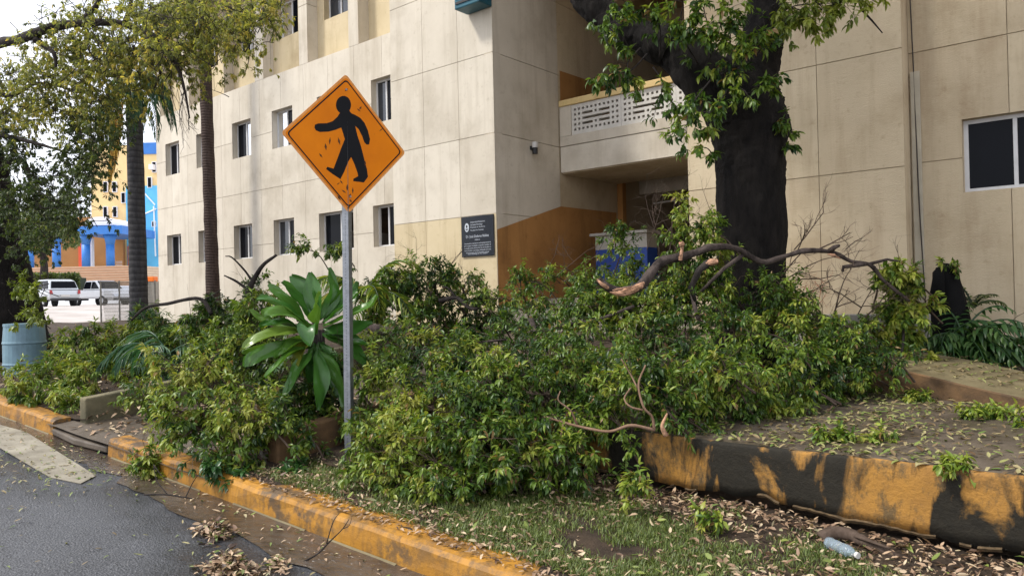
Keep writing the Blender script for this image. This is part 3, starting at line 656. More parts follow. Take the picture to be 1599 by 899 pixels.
text('Dr. José Dolores Núñez', -9.49, 2.685, .07, .58, 'CENTER'); text('Auditorio', -9.49, 2.63, .038, .13, 'CENTER')
for k, s in enumerate(('Gran maestro y ejemplo de varias generaciones de', 'profesionales, investigador y educador, fundador de', 'la escuela y de los laboratorios de esta facultad, en', 'reconocimiento a su entrega y dedicación al servicio', 'de la docencia y de la comunidad nacional')):
    text(s, -9.49, 2.565 - k * .044, .036, .68 - (.1 if k == 4 else 0), 'CENTER')
text('Santo Domingo, D. N., octubre', -9.49, 2.365, .03, .5, 'CENTER')
def disc(cx, cz, rx, rz, y, n=28): return [(cx + rx * math.cos(a), y, cz + rz * math.sin(a)) for a in np.linspace(0, 2 * math.pi, n, endpoint=False)]
mb = MB(); mb.prism(disc(-9.755, 2.885, .055, .085, 10.3715), (0, -.0015, 0)); em = mb.build('emblem', M['letter'], pl)
mb = MB(); mb.prism(disc(-9.755, 2.905, .02, .03, 10.3695), (0, -.001, 0)); mb.prism([(-9.79, 10.3695, 2.86), (-9.72, 10.3695, 2.86), (-9.735, 10.3695, 2.835), (-9.775, 10.3695, 2.835)], (0, -.001, 0)); mb.build('crest', M['plaque'], em)

wl = empty('wall_lamp', (-9.02, 11.49, 4.45), 'small cylindrical wall lamp with a pale cap on the portico side wall', 'lamp')
mb = MB(); mb.box(-9.03, -8.97, 11.45, 11.53, 4.42, 4.49); mb.build('bracket', M['black_plastic'], wl)
mb = MB(); mb.tube([(-8.93, 11.49, 4.45), (-8.93, 11.49, 4.56)], .06, 14); mb.build('cap', M['lamp_white'], wl)
mb = MB(); mb.tube([(-8.93, 11.49, 4.33), (-8.93, 11.49, 4.448)], .054, 14); mb.build('shade', M['black_plastic'], wl)
ct = empty('reception_counter', (-7.5, 13.1, 1.5), 'pale reception counter with a blue base inside the portico', 'counter')
mb = MB(); mb.box(-8.5, -7.3, 12.9, 13.3, 1.5, 2.46); mb.build('base', M['counter_blue'], ct)
mb = MB(); mb.box(-8.5, -7.3, 12.895, 13.3, 2.463, 2.74); mb.build('front_panel', M['counter_white'], ct)
mb = MB(); mb.box(-8.6, -7.25, 12.82, 13.4, 2.745, 2.80); mb.build('worktop', M['counter_white'], ct, bevel=.008)
mb = MB(); mb.tube([(-8.4, 15.2, 3.60), (-6.6, 14.8, 3.60)], .02, 8); tag(mb.build('fluorescent_tube', M['lamp_white'], None), 'thin white tube light under the portico ceiling above the counter', 'lamp')
cb = spline([P(1418, -60, Y=10.72), P(1424, 60, Y=10.72), P(1429, 170, Y=10.72), P(1436, 330, Y=10.70), P(1446, 482, Y=10.66), P(1448, 530, Y=10.6)], 6)
mb = MB(); mb.tube(cb, .008, 5); tag(mb.build('cable', M['wire'], None), 'thin dark cable hanging down the stucco wall beside the pipe cover', 'cable')
tb = empty('wall_box', (-9.3, 10.1, 7.0), 'teal metal box fixed high on the block corner', 'box')
p0, p1 = P(722, 0, Y=10.36), P(768, 8, Y=10.36)
mb = MB(); mb.prism([(p0[0] + .1, 10.39, p1[2] - .02), (p1[0] - .02, 10.39, p1[2] - .02), (p1[0] - .02, 10.39, p1[2] + .5), (p0[0] + .1, 10.39, p1[2] + .5)], (0, -.36, 0)); mb.build('casing', M['teal'], tb, bevel=.02)
for k in range(4):
    mb = MB(); z = p1[2] + .06 + k * .1; mb.box(p0[0] + .14, p1[0] - .06, 10.012, 10.026, z, z + .045); mb.build('slat', M['black_plastic'], tb)

# ================================================================== PEDESTRIAN SIGN
SH = np.array([math.sin(math.radians(8)), math.cos(math.radians(8)), 0.0]); SN = np.array([SH[1], -SH[0], 0.0])
S0 = P(539, 223, D=6.3)
def onsign(cx, cy):
    """point of the sign face seen at a pixel of the enlarged crop of the sign"""
    x, y = 430 + cx / 3.745, 100 + cy / 3.745; d = ray(x, y); t = np.dot(S0 - EYEP, SN) / np.dot(d, SN); return EYEP + d * t
sg = empty('traffic_sign', (S0[0] - .05, S0[1], .2), 'orange diamond pedestrian crossing sign on a perforated steel post', 'sign')
cor = [onsign(*q) for q in ((413, 58), (762, 520), (430, 872), (33, 400))]
sc_ = sum(cor) / 4
def inset(k, r=.0):
    out = []
    for i, c in enumerate(cor):
        c = sc_ + (c - sc_) * k; a = sc_ + (cor[i - 1] - sc_) * k; b = sc_ + (cor[(i + 1) % 4] - sc_) * k
        if r == 0: out.append(c); continue
        p, q = c + norm(a - c) * r, c + norm(b - c) * r
        for t in np.linspace(0, 1, 5): out.append((1 - t) ** 2 * p + 2 * t * (1 - t) * c + t * t * q)
    return out
mb = MB(); mb.prism([p - SN * .004 for p in inset(1, .035)], SN * .003); panel = mb.build('sign_panel', M['sign_edge'], sg)
mb = MB(); mb.prism([p - SN * .0008 for p in inset(.955, .035)], SN * .0012); mb.build('sheeting', M['sign'], panel)
def ring(k0, k1, off):
    a, b = inset(k0, .035), inset(k1, .03); n = len(a); mb = MB()
    vs = [p + SN * off for p in a] + [p + SN * off for p in b]
    mb.add(vs, [(i, (i + 1) % n, n + (i + 1) % n, n + i) for i in range(n)]); return mb
ring(.925, .898, .0009).build('border', M['sign_black'], panel)
fig = [(378,285),(362,310),(335,335),(300,347),(250,348),(231,356),(228,372),(236,388),(260,398),(310,396),(350,386),(385,372),(394,400),(406,440),(386,490),(362,555),(340,612),(303,602),(296,614),(332,642),(380,673),(402,630),(425,572),(443,544),(460,580),(480,636),(484,656),(456,671),(455,685),(517,693),(541,660),(535,615),(520,560),(500,480),(480,420),(466,362),(487,382),(507,422),(520,458),(533,472),(548,470),(553,440),(541,390),(521,345),(495,315),(465,298),(444,289),(436,280),(430,262),(388,262)]
head = [(398 + 44 * math.cos(a), 240 + 53 * math.sin(a)) for a in np.linspace(0, 2 * math.pi, 26, endpoint=False)]
mb = MB(); mb.prism([onsign(*q) + SN * .0006 for q in fig], SN * .001); mb.prism([onsign(*q) + SN * .0006 for q in head], SN * .0012)
mb.build('pedestrian_symbol', M['sign_black'], panel)
mb = MB(); sr = np.random.default_rng(4)
for q in ((415,152),(487,270),(497,258),(318,450),(294,484),(372,452),(265,535),(618,385),(525,582),(367,700),(420,722),(436,770),(452,740),(372,782),(385,690),(440,800),(428,838),(400,745)):
    a = sr.uniform(0, 3.14); l = sr.uniform(6, 15); wd = sr.uniform(2, 4.5); ca, sa = math.cos(a) , math.sin(a) + .6
    mb.prism([onsign(q[0] + s * ca * l - t * sa * wd, q[1] + s * sa * l + t * ca * wd) + SN * .0013 for s, t in ((-1, 0), (0, -1), (1, 0), (0, 1))], SN * .0006)
mb.build('scuff', M['scratch'], panel, kind='stuff')
for q in ((413, 150), (437, 775)):
    c = onsign(*q); mb = MB(); mb.tube([c + SN * .0005, c + SN * .008], .009, 8); mb.build('bolt', M['galv'], panel)
# perforated square post
pt = onsign(425, 300) - SN * .04; pb = P(546, 735, D=6.3); pb[2] = .05
ax = np.array([pt[0] - pb[0], pt[1] - pb[1], pt[2] - pb[2]]); Lp = np.linalg.norm(ax); ax /= Lp
fd = norm(np.array([0.42, -0.9, 0])); sdv = np.array([-fd[1], fd[0], 0]); hw = .03
hs = []; z = .1
while z < Lp - .05: hs.append((-.0035, .0035, z, z + .007)); z += .026
mb = MB(); us, zs, sol = rect_grid(-hw, hw, 0, Lp, hs)
solid_faces(mb, us, zs, sol, lambda u, z, d: pb + ax * z + sdv * u + fd * (hw - d), .003)
solid_faces(mb, us, zs, sol, lambda u, z, d: pb + ax * z + fd * (-u) + sdv * (hw - d), .003)
mb.add([pb + ax * z + sdv * -hw + fd * s * hw for z in (0, Lp) for s in (1, -1)], [(0, 1, 3, 2)]); mb.add([pb + ax * z - fd * hw + sdv * s * hw for z in (0, Lp) for s in (1, -1)], [(0, 1, 3, 2)])
mb.build('post', M['galv'], sg)

# ================================================================== FAR LEFT: portico hall, cars, hedge, fence
RZ = math.radians(39.87)
def local(x, y, D): 
    o = P(x, y, D=D); return Matrix.Translation(Vector(o)) @ Matrix.Rotation(RZ, 4, 'Z')
DF = 62.0; pxm = DF / F
def fx(x): return (x - 170) * pxm
def fz(y): return (478.5 - y) * pxm      # height above y=478.5 at the far building
O = local(170, 478.5, DF)
hall = empty('portico_hall', tuple(O.translation), 'cream hall with a domed blue columned portico and wide steps', 'building')
OI = O.inverted()
def FL(x, y, d): return OI @ Vector(P(x, y, D=DF + d))
def fb(name, m, x0, x1, y0, y1, d0, d1, par=hall, bevel=0):
    a, b, c = FL(x0, (y0 + y1) / 2, d0).x, FL(x1, (y0 + y1) / 2, d0).x, (x0 + x1) / 2
    mb = MB(); mb.box(a, b, d0, d1, FL(c, y1, d0).z, FL(c, y0, d0).z); mb.xform(O); return mb.build(name, M[m], par, bevel=bevel)
for k in range(9):
    y1 = 452 - k * 4.0; y0 = y1 - 3.6; d = -2.6 + k * .55
    st = fb('step', 'step', 20, 214, y0, y1, d, 9); fb('riser', 'step_riser', 20, 214, y0 + .9, y1, d - .02, d - .006, st)
for cx in (46, 88, 134, 172):
    mb = MB(); r = .34; a = FL(cx, 400, 3).x; z = [FL(cx, y, 3).z for y in (418, 382, 374, 365)]
    mb.tube([(a, 3, z[0]), (a, 3, z[1])], r, 14); mb.tube([(a, 3, z[1]), (a, 3, z[2]), (a, 3, z[3])], [r, .42, .62], 14); mb.xform(O)
    mb.build('column', M['blue'], hall, True)
fb('beam', 'blue', 120, 190, 352.5, 365.5, 2.1, 8)
mb = MB(); dc_ = FL(154, 352, 2.4); arc = [(dc_.x + 25 * pxm * math.cos(a), 2.4, dc_.z + .02 + 14 * pxm * math.sin(a)) for a in np.linspace(0, math.pi, 20)]; mb.prism(arc, (0, 5, 0)); mb.xform(O); mb.build('dome', M['white_wall'], hall)
fb('back_wall', 'far_brown', 20, 192, 366, 418, 8.2, 8.6); fb('side_panel', 'red_paint', 122, 128, 378, 417, 7.6, 8); fb('white_column', 'white_wall', 137, 143, 372, 417, 4, 4.4)
for i in range(4): fb('rail', 'white_wall', 180, 190, 408 + i * 2.6, 408.7 + i * 2.6, 4, 4.05)
fb('main_wall', 'far_cream', 142, 262, 226, 418, 9, 22)
fb('low_wing', 'far_brown', 10, 141.5, 340, 418, 9.1, 20)
fb('parapet', 'blue', 221, 262, 222, 240, 8.9, 22.5)
fb('mural', 'sky_blue', 197, 262, 290, 418, 8.86, 8.99)
mb = MB()
for a, b in (((224, 300), (242, 320)), ((222, 336), (244, 326)), ((240, 322), (243, 400))):
    pa, pb_ = np.array(FL(*a, 8.845)), np.array(FL(*b, 8.845)); mb.tube([pa, pb_], .07, 4)
mb.xform(O); mb.build('mural_stroke', M['mural_white'], hall)
fb('mural_patch', 'red_paint', 199, 208, 384, 417, 8.8, 8.85)
for (x, y) in ((160, 283), (174, 283), (160, 322), (175, 322), (188, 300), (236, 252), (236, 345), (229, 276)):
    f = fb('window', 'white_wall', x, x + 7, y, y + 17 if y < 340 else y + 9, 8.8, 8.99); fb('pane', 'glass_and_shade', x + 1, x + 6, y + 1, y + 16 if y < 340 else y + 8, 8.78, 8.797, f)
fb('air_conditioner', 'white_wall', 231, 238, 256, 264, 8.3, 8.85)

hd = empty('hedge', tuple(P(85, 447, D=54)), 'clipped green hedge beside the far steps', 'hedge')
hs_ = []; hg = np.random.default_rng(12)
for _ in range(1500):
    x, y = hg.uniform(38, 122), hg.uniform(428, 449); p = P(x, y, D=54 + hg.uniform(0, 2.5)); hs_.append((p, rdir(hg, (0, 0, .6)), hg.normal(.4, .2)))
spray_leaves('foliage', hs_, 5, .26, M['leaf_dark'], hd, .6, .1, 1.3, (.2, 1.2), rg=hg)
mb = MB(); a, b = P(36, 452, D=56), P(122, 452, D=56); mb.prism([a, b, b + np.array([0, 0, .9]), a + np.array([0, 0, .9])], (-.6, .8, 0)); mb.build('core', M['leaf_dark'], hd)

def car(kind, o, rz, paint, label, cat):
    """vehicle along local +x (front). profile sections lofted across the width"""
    T = Matrix.Translation(Vector(o)) @ Matrix.Rotation(rz, 4, 'Z'); r = empty({'suv': 'parked_suv', 'truck': 'pickup_truck', 'sedan': 'parked_car'}[kind], tuple(o), label, cat, 'cars parked in the far yard')
    W = .92
    prof = {'suv': [(-2.25,.42),(-2.3,.75),(-2.22,1.05),(1.0,1.08),(2.0,.98),(2.28,.75),(2.25,.38)], 'truck': [(-2.6,.5),(-2.62,1.08),(.9,1.1),(2.2,1.08),(2.55,.85),(2.55,.45)], 'sedan': [(-2.2,.38),(-2.25,.8),(-1.9,1.0),(.9,1.0),(2.0,.86),(2.2,.62),(2.18,.34)]}[kind]
    cab = {'suv': ([(-2.2,1.055),(-1.95,1.62),(-1.5,1.73),(.1,1.72),(.95,1.08)]), 'truck': [(-.75,1.1),(-.6,1.74),(.55,1.75),(1.25,1.1)], 'sedan': [(-1.7,1.0),(-1.0,1.43),(.2,1.45),(1.0,1.0)]}[kind]
    mb = MB(); mb.prism([(x, -W, z) for x, z in prof], (0, 2 * W, 0)); mb.xform(T); body = mb.build('body', M[paint], r, bevel=.13)
    mb = MB(); n = len(cab); ins = [0] + [.13] * (n - 2) + [0]
    mb.add([(x, -W + .04 + i_, z) for (x, z), i_ in zip(cab, ins)] + [(x, W - .04 - i_, z) for (x, z), i_ in zip(cab, ins)], [tuple(range(n)), tuple(range(2 * n - 1, n - 1, -1))] + [(i, n + i, n + i + 1, i + 1) for i in range(n - 1)])
    mb.xform(T); mb.build('cabin', M[paint], r, bevel=.09)
    def quad(name, m, pts, off): 
        mb = MB(); mb.prism(pts, off); mb.xform(T); return mb.build(name, M[m], r)
    zb, zt = cab[0][1] + .07, cab[2][1] - .09
    xs0, xs1 = cab[0][0], cab[-1][0]
    for s in (-1, 1):                                               # side windows
        y = s * (W - .04 - .005); yt = s * (W - .04 - .12)
        segs = {'suv': [(-2.0, -1.25, -1.72, -1.2), (-1.15, -.3, -1.1, -.3), (-.2, .72, -.2, .1)], 'truck': [(-.62, .12, -.5, .12), (.2, 1.05, .2, .48)], 'sedan': [(-1.4, -.3, -.95, -.3), (-.2, .75, -.2, .12)]}[kind]
        for a, b, c, d in segs: quad('side_window', 'glass_and_shade', [(a, y, zb), (b, y, zb), (d, yt, zt), (c, yt, zt)], (0, s * .02, 0))
    def slope(name, p, q, m, k0, k1, sx):
        f = lambda t: (p[0] + (q[0] - p[0]) * t, p[1] + (q[1] - p[1]) * t)
        (xa, za), (xb, zb_) = f(k0), f(k1); quad(name, m, [(xa, -W + .15, za), (xa, W - .15, za), (xb, W - .24, zb_), (xb, -W + .24, zb_)], (sx * .025, 0, .015))
    slope('rear_window', cab[0], cab[1], 'glass_and_shade', .18, .92, -1); slope('windscreen', cab[-1], cab[-2], 'glass_and_shade' if kind != 'sedan' else 'glass_mirror', .1, .92, 1)
    xr, xf = prof[1][0], prof[-2][0]
    for s in (-1, 1):
        quad('tail_lamp', 'red_lamp', [(xr - .02, s * (W - .02), .78), (xr - .02, s * (W - .2), .78), (xr + .03, s * (W - .16), 1.03), (xr + .03, s * (W - .02), 1.03)], (-.03, 0, 0))
        quad('headlight', 'glass_mirror', [(xf + .01, s * (W - .05), .62), (xf + .01, s * (W - .4), .62), (xf - .05, s * (W - .4), .78), (xf - .05, s * (W - .05), .78)], (.05, 0, 0))
    quad('bumper', 'black_plastic', [(xr - .03, -W + .03, .36), (xr - .03, W - .03, .36), (xr - .03, W - .03, .5), (xr - .03, -W + .03, .5)], (-.06, 0, 0))
    quad('bumper', 'black_plastic', [(xf, -W + .03, .33), (xf, W - .03, .33), (xf, W - .03, .48), (xf, -W + .03, .48)], (.07, 0, 0))
    quad('number_plate', 'lamp_white', [(xr - .02, -.26, .62), (xr - .02, .26, .62), (xr - .02, .26, .74), (xr - .02, -.26, .74)], (-.03, 0, 0))
    for x in (-1.38, 1.38):
        for s in (-1, 1):
            mb = MB(); mb.tube([(x, s * (W - .18), .34), (x, s * (W + .02), .34)], .34, 18); mb.xform(T); wh = mb.build('wheel', M['tyre'], r)
            mb = MB(); mb.tube([(x, s * (W + .0), .34), (x, s * (W + .03), .34)], .2, 14); mb.xform(T); mb.build('rim', M['rim'], wh)
    if kind == 'truck':
        mb = MB(); mb.box(-2.4, -.85, -.75, .75, 1.06, 1.105); mb.xform(T); mb.build('cargo_bed', M['black_plastic'], r)
def grd(x, y, D): p = P(x, y, D=D); return (p[0], p[1], zr(p[0]))
def back(o, d): return (o[0] - d, o[1], zr(o[0] - d))
car('suv', back(grd(98, 478, 47), 2.2), math.radians(183), 'silver_paint', 'silver grey estate car seen from behind, nearest the leaning trunk', 'car')
car('truck', grd(158, 474, 53), math.radians(14), 'white_paint', 'white pickup truck parked behind the silver car', 'truck')
car('sedan', grd(196, 476, 57), math.radians(10), 'white_paint', 'white car with sloping bonnet behind the wire fence', 'car')

# wire fence and gate between the palms
fe = empty('wire_fence', tuple(P(205, 500, D=24)), 'weathered wire mesh fence between the grey palm and the building end', 'fence')
fa, fbp = P(158, 500, D=25), P(243, 500, D=26)
def fence_run(a, b, z0, z1, npost, nwire):
    for i in range(npost):
        p = a + (b - a) * i / (npost - 1); mb = MB(); mb.tube([(p[0], p[1], z0), (p[0], p[1], z1)], .028, 7); mb.build('post', M['rust_fence'], fe)
    for z in (z0 + .08, (z0 + z1) / 2, z1 - .05):
        mb = MB(); mb.tube([(a[0], a[1], z), (b[0], b[1], z)], .018, 6); mb.build('rail', M['rust_fence'], fe)
    mb = MB()
    for i in range(nwire):
        for s in (0, 1):
            u0, u1 = i / nwire, (i + 6) / nwire
            if u1 > 1: continue
            if s: u0, u1 = u1, u0
            p, q = a + (b - a) * u0, a + (b - a) * u1; mb.tube([(p[0], p[1], z0 + .1), (q[0], q[1], z1 - .07)], .004, 3, 0, False)
    mb.build('wire_mesh', M['rust_fence'], fe, kind='stuff')
fence_run(fa, fbp, .8, 2.35, 4, 70)
ut = empty('utility_box', tuple(P(236, 470, D=30)), 'pale green utility box with an orange cap behind the fence', 'box')
p = P(236, 478, D=29); mb = MB(); mb.box(-.25, .25, -.25, .25, -1.0, .95); mb.xform(Matrix.Translation(Vector(p)) @ Matrix.Rotation(RZ, 4, 'Z')); mb.build('cabinet', M['concrete_grey'], ut, bevel=.02)
mb = MB(); mb.box(-.2, .2, -.2, .2, .955, 1.15); mb.xform(Matrix.Translation(Vector(p)) @ Matrix.Rotation(RZ, 4, 'Z')); mb.build('cap', M['orange'], ut, bevel=.03)
# plastic drum by the trunk
dr = empty('plastic_drum', (-10.95, 3.55, .5), 'faded blue plastic drum standing by the leaning black trunk', 'barrel')
dc = P(38, 506, D=11.3); pr = [(-.93, .27), (-.9, .295), (-.62, .305), (-.60, .315), (-.57, .305), (-.3, .305), (-.28, .315), (-.25, .305), (-.05, .29), (-.02, .285), (0, .275)]
mb = MB(); mb.tube([(dc[0], dc[1], dc[2] + a) for a, b in pr], [b * .93 for a, b in pr], 28); mb.build('drum', M['barrel'], dr, False)
mb = MB(); mb.tube([(dc[0], dc[1], dc[2] - .03), (dc[0], dc[1], dc[2] + .012)], .275, 28); mb.build('rim', M['barrel'], dr)

# ================================================================== STANDING TREES
tg = np.random.default_rng(21)
def px_path(pts): return [P(x, y, D=D) for x, y, D in pts]
bt = empty('big_tree', tuple(P(1172, 520, D=8.3)), 'thick black trunked tree forking in front of the portico', 'tree')
mb = MB(); tp = [(1170,600,8.3,56),(1173,480,8.3,53),(1173,400,8.3,51),(1172,300,8.3,51),(1171,240,8.3,52),(1168,195,8.3,58),(1160,160,8.3,60),(1168,120,8.35,46),(1188,70,8.4,33),(1196,20,8.45,28),(1200,-60,8.6,27),(1196,-200,9,22)]
k8 = 8.3 / F
sp = spline([P(x, y, D=D) for x, y, D, r in tp], 16); rr = np.interp(np.linspace(0, 1, len(sp)), np.linspace(0, 1, len(tp)), [r * k8 for *_, r in tp])
mb.tube(sp, list(rr), 64, .012, True, tg, (.022, 13, .3))
for q, r in (((1222, 196), 20), ((1214, 165), 14)):                 # burl on the right edge
    c = P(*q, D=8.2); mb.tube([c + np.array([-.1, 0, -.16]), c + np.array([-.03, 0, -.05]), c + np.array([-.04, 0, .08]), c + np.array([-.12, 0, .2])], [.02, r * k8, r * k8 * .8, .02], 10, .1, True, tg)
mb.build('trunk', M['bark_black'], bt, True)
mb = MB(); lp = [(1165,205,8.3,40),(1130,150,8.3,44),(1092,112,8.35,38),(1055,82,8.5,29),(1035,72,8.55,31),(1000,58,8.7,25),(975,50,8.8,28),(955,35,8.9,24),(920,0,9.0,26),(890,-60,9.1,26),(850,-160,9.2,20)]
sp = spline([P(x, y, D=D) for x, y, D, r in lp], 14); rr = np.interp(np.linspace(0, 1, len(sp)), np.linspace(0, 1, len(lp)), [r * k8 for *_, r in lp])
mb.tube(sp, list(rr), 44, .015, True, tg, (.03, 11, .5)); mb.build('limb', M['bark_black'], bt, True)
# leafy shoots on limb and trunk
wd = MB(); s1 = []; s2 = []
def shoot(pts, ntw, twl, out, bias=(0, -.2, -.2), tone=.5, r0=.009, nsub=2): out.extend(grow(wd, px_path(pts), tg, ntw, twl, bias, r0, nsub, .15, .3, tone))
for pts, n, l in (([(1090,100,8.0),(1070,60,7.8),(1090,20,7.7)],9,.22),([(1100,110,7.9),(1120,60,7.7),(1130,10,7.7)],11,.22),([(1120,120,7.8),(1160,95,7.6),(1165,60,7.6)],11,.22),([(1130,130,7.8),(1160,140,7.6),(1170,155,7.5)],6,.16),
        ([(1110,125,7.8),(1090,150,7.6),(1075,175,7.5),(1072,215,7.45)],12,.2),([(1140,135,7.8),(1120,165,7.6),(1105,180,7.5)],8,.18),([(1180,90,7.8),(1195,60,7.7),(1190,20,7.7)],9,.2),([(1150,110,7.7),(1140,60,7.6),(1150,20,7.6)],12,.22),([(1110,90,7.8),(1105,40,7.6),(1095,0,7.6)],12,.22),([(1060,80,7.9),(1060,40,7.8),(1070,-5,7.7)],10,.2),([(945,30,8.3),(950,10,8.1),(965,-10,8.0)],7,.2),
        ([(1150,150,7.9),(1185,140,7.7),(1205,125,7.6)],7,.16),([(1125,215,7.95),(1105,200,7.8),(1095,205,7.7)],4,.13),
        ([(990,90,8.2),(975,60,8.0),(965,20,7.9)],8,.2),([(1010,85,8.2),(985,110,8.0),(955,115,7.9),(920,125,7.8)],9,.17),([(1000,75,8.2),(980,100,8.1),(990,130,8.0)],9,.2),([(1030,90,8.2),(1030,40,8.0),(1010,10,7.9)],7,.2),([(960,40,8.5),(945,50,8.2),(950,75,8.0)],6,.18),
        ([(1020,105,8.2),(1035,130,8.1),(1030,160,8.0)],5,.18),([(1040,150,7.9),(1060,170,7.8),(1080,190,7.7)],6,.16)):
    shoot(pts, n, l, s1, tone=.45)
shoot([(1222,240,8.0),(1232,205,7.9),(1226,170,7.9)], 7, .12, s1, (.2, -.2, .1), .35)
shoot([(1120,255,7.9),(1105,232,7.8),(1085,232,7.7)], 5, .12, s1, (0, -.2, 0), .5)
for pts, n in (([(1210,5,8.0),(1265,18,7.8),(1310,5,7.7)],12),([(1200,-5,8.0),(1230,8,7.8),(1265,40,7.7)],10),([(1200,30,8.2),(1240,10,7.9),(1290,6,7.7),(1340,2,7.6)],13),([(1205,10,8.2),(1250,-10,7.9),(1300,25,7.8)],10),([(1215,0,8.2),(1225,30,7.9),(1230,45,7.8)],6),([(1210,-10,8.2),(1280,-25,7.8),(1330,-5,7.6)],10),([(1300,-20,7.8),(1345,0,7.7),(1360,12,7.6)],3)):
    shoot(pts, n, .2, s2, (0, -.2, -.1), .5)
wd.tube(px_path([(1335,-20,7.7),(1345,15,7.7),(1362,33,7.7),(1378,52,7.7)]), [.012,.012,.01,.006], 6, .1, True, tg)
cs = []
for _ in range(2600):
    v = tg.normal(0, 1, 3); v = v / np.linalg.norm(v) * tg.uniform(.55, 1) ** .5; cs.append((np.array([-2.2, 6.6, 10.6]) + v * np.array([5.4, 4.6, 2.7]), rdir(tg, (0, 0, .3)), tg.normal(.45, .2)))
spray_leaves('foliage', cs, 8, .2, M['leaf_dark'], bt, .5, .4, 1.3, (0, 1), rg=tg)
for q in ((-4.5, 5.5, 10.5), (-.5, 8.5, 11), (-1, 4.6, 10.8), (.8, 6.5, 10.2)):
    a = P(1196, -200, D=9); m_ = MB(); m_.tube(spline([a, (a + np.array(q)) / 2 + np.array([0, 0, .4]), q], 5), list(np.linspace(.15, .04, 11)), 8, .08, True, tg); m_.build('limb', M['bark_black'], bt, True)
wd.build('twigs', M['bark_dark'], bt, True, kind='stuff')
spray_leaves('foliage', s1, 7, .085, M['leaf'], bt, .45, .55, 1.2, (0, .9), rg=tg)
spray_leaves('foliage', s2, 7, .085, M['leaf_lime'], bt, .4, .5, 1.2, (0, 1), rg=tg)

# leaning dark tree at the left edge with its arching bough and canopy
lt = empty('canopy_tree', tuple(P(20, 540, D=13)), 'leaning black trunked tree at the left with olive canopy and arching bough', 'tree')
mb = MB(); tp = [(30,560,13,46),(16,490,13,44),(0,430,13,42),(-14,360,13,40),(-28,280,13,36),(-45,200,12.6,32),(-50,120,12,28)]
kk = 13 / F; sp = spline([P(x, y, D=D) for x, y, D, r in tp], 12); rr = np.interp(np.linspace(0, 1, len(sp)), np.linspace(0, 1, len(tp)), [r * kk for *_, r in tp])
mb.tube(sp, list(rr), 36, .02, True, tg, (.03, 8, .4)); mb.build('trunk', M['bark_black'], lt, True)
def bough(pts, r0, r1):
    sp = spline(px_path(pts), 5); mb = MB(); mb.tube(sp, list(np.linspace(r0, r1, len(sp))), 7, .1, True, tg); mb.build('bough', M['bark_dark'], lt, True)
bough([(-50,120,12),(-20,75,11),(30,62,10.5),(60,50,10),(110,38,10),(180,36,10),(225,48,10),(250,66,9.8),(275,100,9.7),(288,140,9.6),(296,185,9.6)], .085, .01)
bough([(55,62,10),(70,72,10),(85,85,9.9),(88,110,9.9)], .05, .015); bough([(235,55,10),(245,85,9.9),(250,115,9.8),(240,140,9.8)], .04, .01)
bough([(-45,200,12.6),(20,215,12),(60,225,11.5),(110,240,11)], .05, .012); bough([(-28,280,13),(30,250,12.5),(50,290,12),(70,340,11.5)], .06, .015)
bough([(120,40,10),(150,10,10),(165,-30,10)], .05, .02); bough([(195,38,10),(205,0,10),(195,-40,10)], .035, .015); bough([(-50,120,12),(10,150,11.5),(60,130,11),(130,145,10.6)], .05, .012)
wd = MB(); s1 = []; s2 = []; s3 = []
def clump(out, cx, cy, rx, ry, D, n, tone=.45, twl=.34, nsub=3, bias=(0, 0, -.15)):
    for _ in range(n):
        a, r = tg.uniform(0, 6.28), math.sqrt(tg.uniform(0, 1)); x, y = cx + rx * r * math.cos(a), cy + ry * r * math.sin(a); d = D + tg.normal(0, .45)
        p = P(x, y, D=d); q = p + rdir(tg, (0, 0, .1)) * .35
        out.extend(grow(wd, [q, (p + q) / 2 + tg.normal(0, .04, 3), p], tg, 3, twl, bias, .006, nsub, .2, .4, tone + tg.normal(0, .1)))
for a in ((30,130,45,35,11.5,38),(90,105,50,35,10.6,34),(150,85,55,40,10.4,40),(215,80,50,45,10,36),(262,55,40,45,9.8,32),(110,165,60,30,11,36),(175,125,42,34,10.5,26),(238,112,34,36,9.9,20),(20,180,40,25,12,30),(75,60,40,18,10.2,14),
          (200,15,60,22,10,26),(285,20,45,35,9.8,26),(300,85,25,35,9.8,14),(130,185,30,18,10.7,9),(125,25,45,18,10,14),(330,30,28,30,9.8,14)): clump(s1, *a)
for a in ((370,40,30,28,9.6,18),(400,18,32,22,9.5,18),(350,80,18,20,9.6,6),(425,8,22,14,9.5,8),(385,75,12,12,9.5,3),(310,120,16,20,9.7,4)): clump(s1, *a, tone=.5, twl=.26)
for a in ((22,245,35,28,12,20),(30,320,45,32,12,26),(75,300,45,28,11.8,26),(110,340,32,25,11.6,18),(55,365,45,22,11.6,18),(95,275,30,14,11.6,8),(10,210,25,25,12.4,8)): clump(s2, *a, tone=.4)
for a in ((138,235,30,24,10.8,20),(130,268,32,16,10.8,15),(130,195,20,14,10.6,6),(115,235,22,14,11,8),(120,310,24,20,11.2,9),(150,170,40,16,10.8,14)): clump(s2, *a, tone=.5)
for a in ((48,452,20,10,10.8,9),(50,488,14,8,10.4,5)): clump(s3, *a, tone=.6, twl=.12)
for x, y, x2, y2 in ((250,70,262,120),(268,95,280,160),(288,140,284,190),(240,60,236,125),(296,180,290,205),(180,40,178,100),(215,48,222,110),(275,105,255,150)):
    p = P(x, y, D=9.7); q = P(x2, y2, D=9.6); twig_tree(wd, p, q - p, np.linalg.norm(q - p), .008, 2, tg, .5, -.25, 3)
wd.build('twigs', M['bark_dark'], lt, True, kind='stuff')
spray_leaves('foliage', s1, 8, .05, M['leaf_olive'], lt, .42, .5, 1.2, (0, 1), rg=tg)
spray_leaves('foliage', s2, 8, .054, M['leaf_dark'], lt, .5, .4, 1.2, (0, 1), rg=tg)
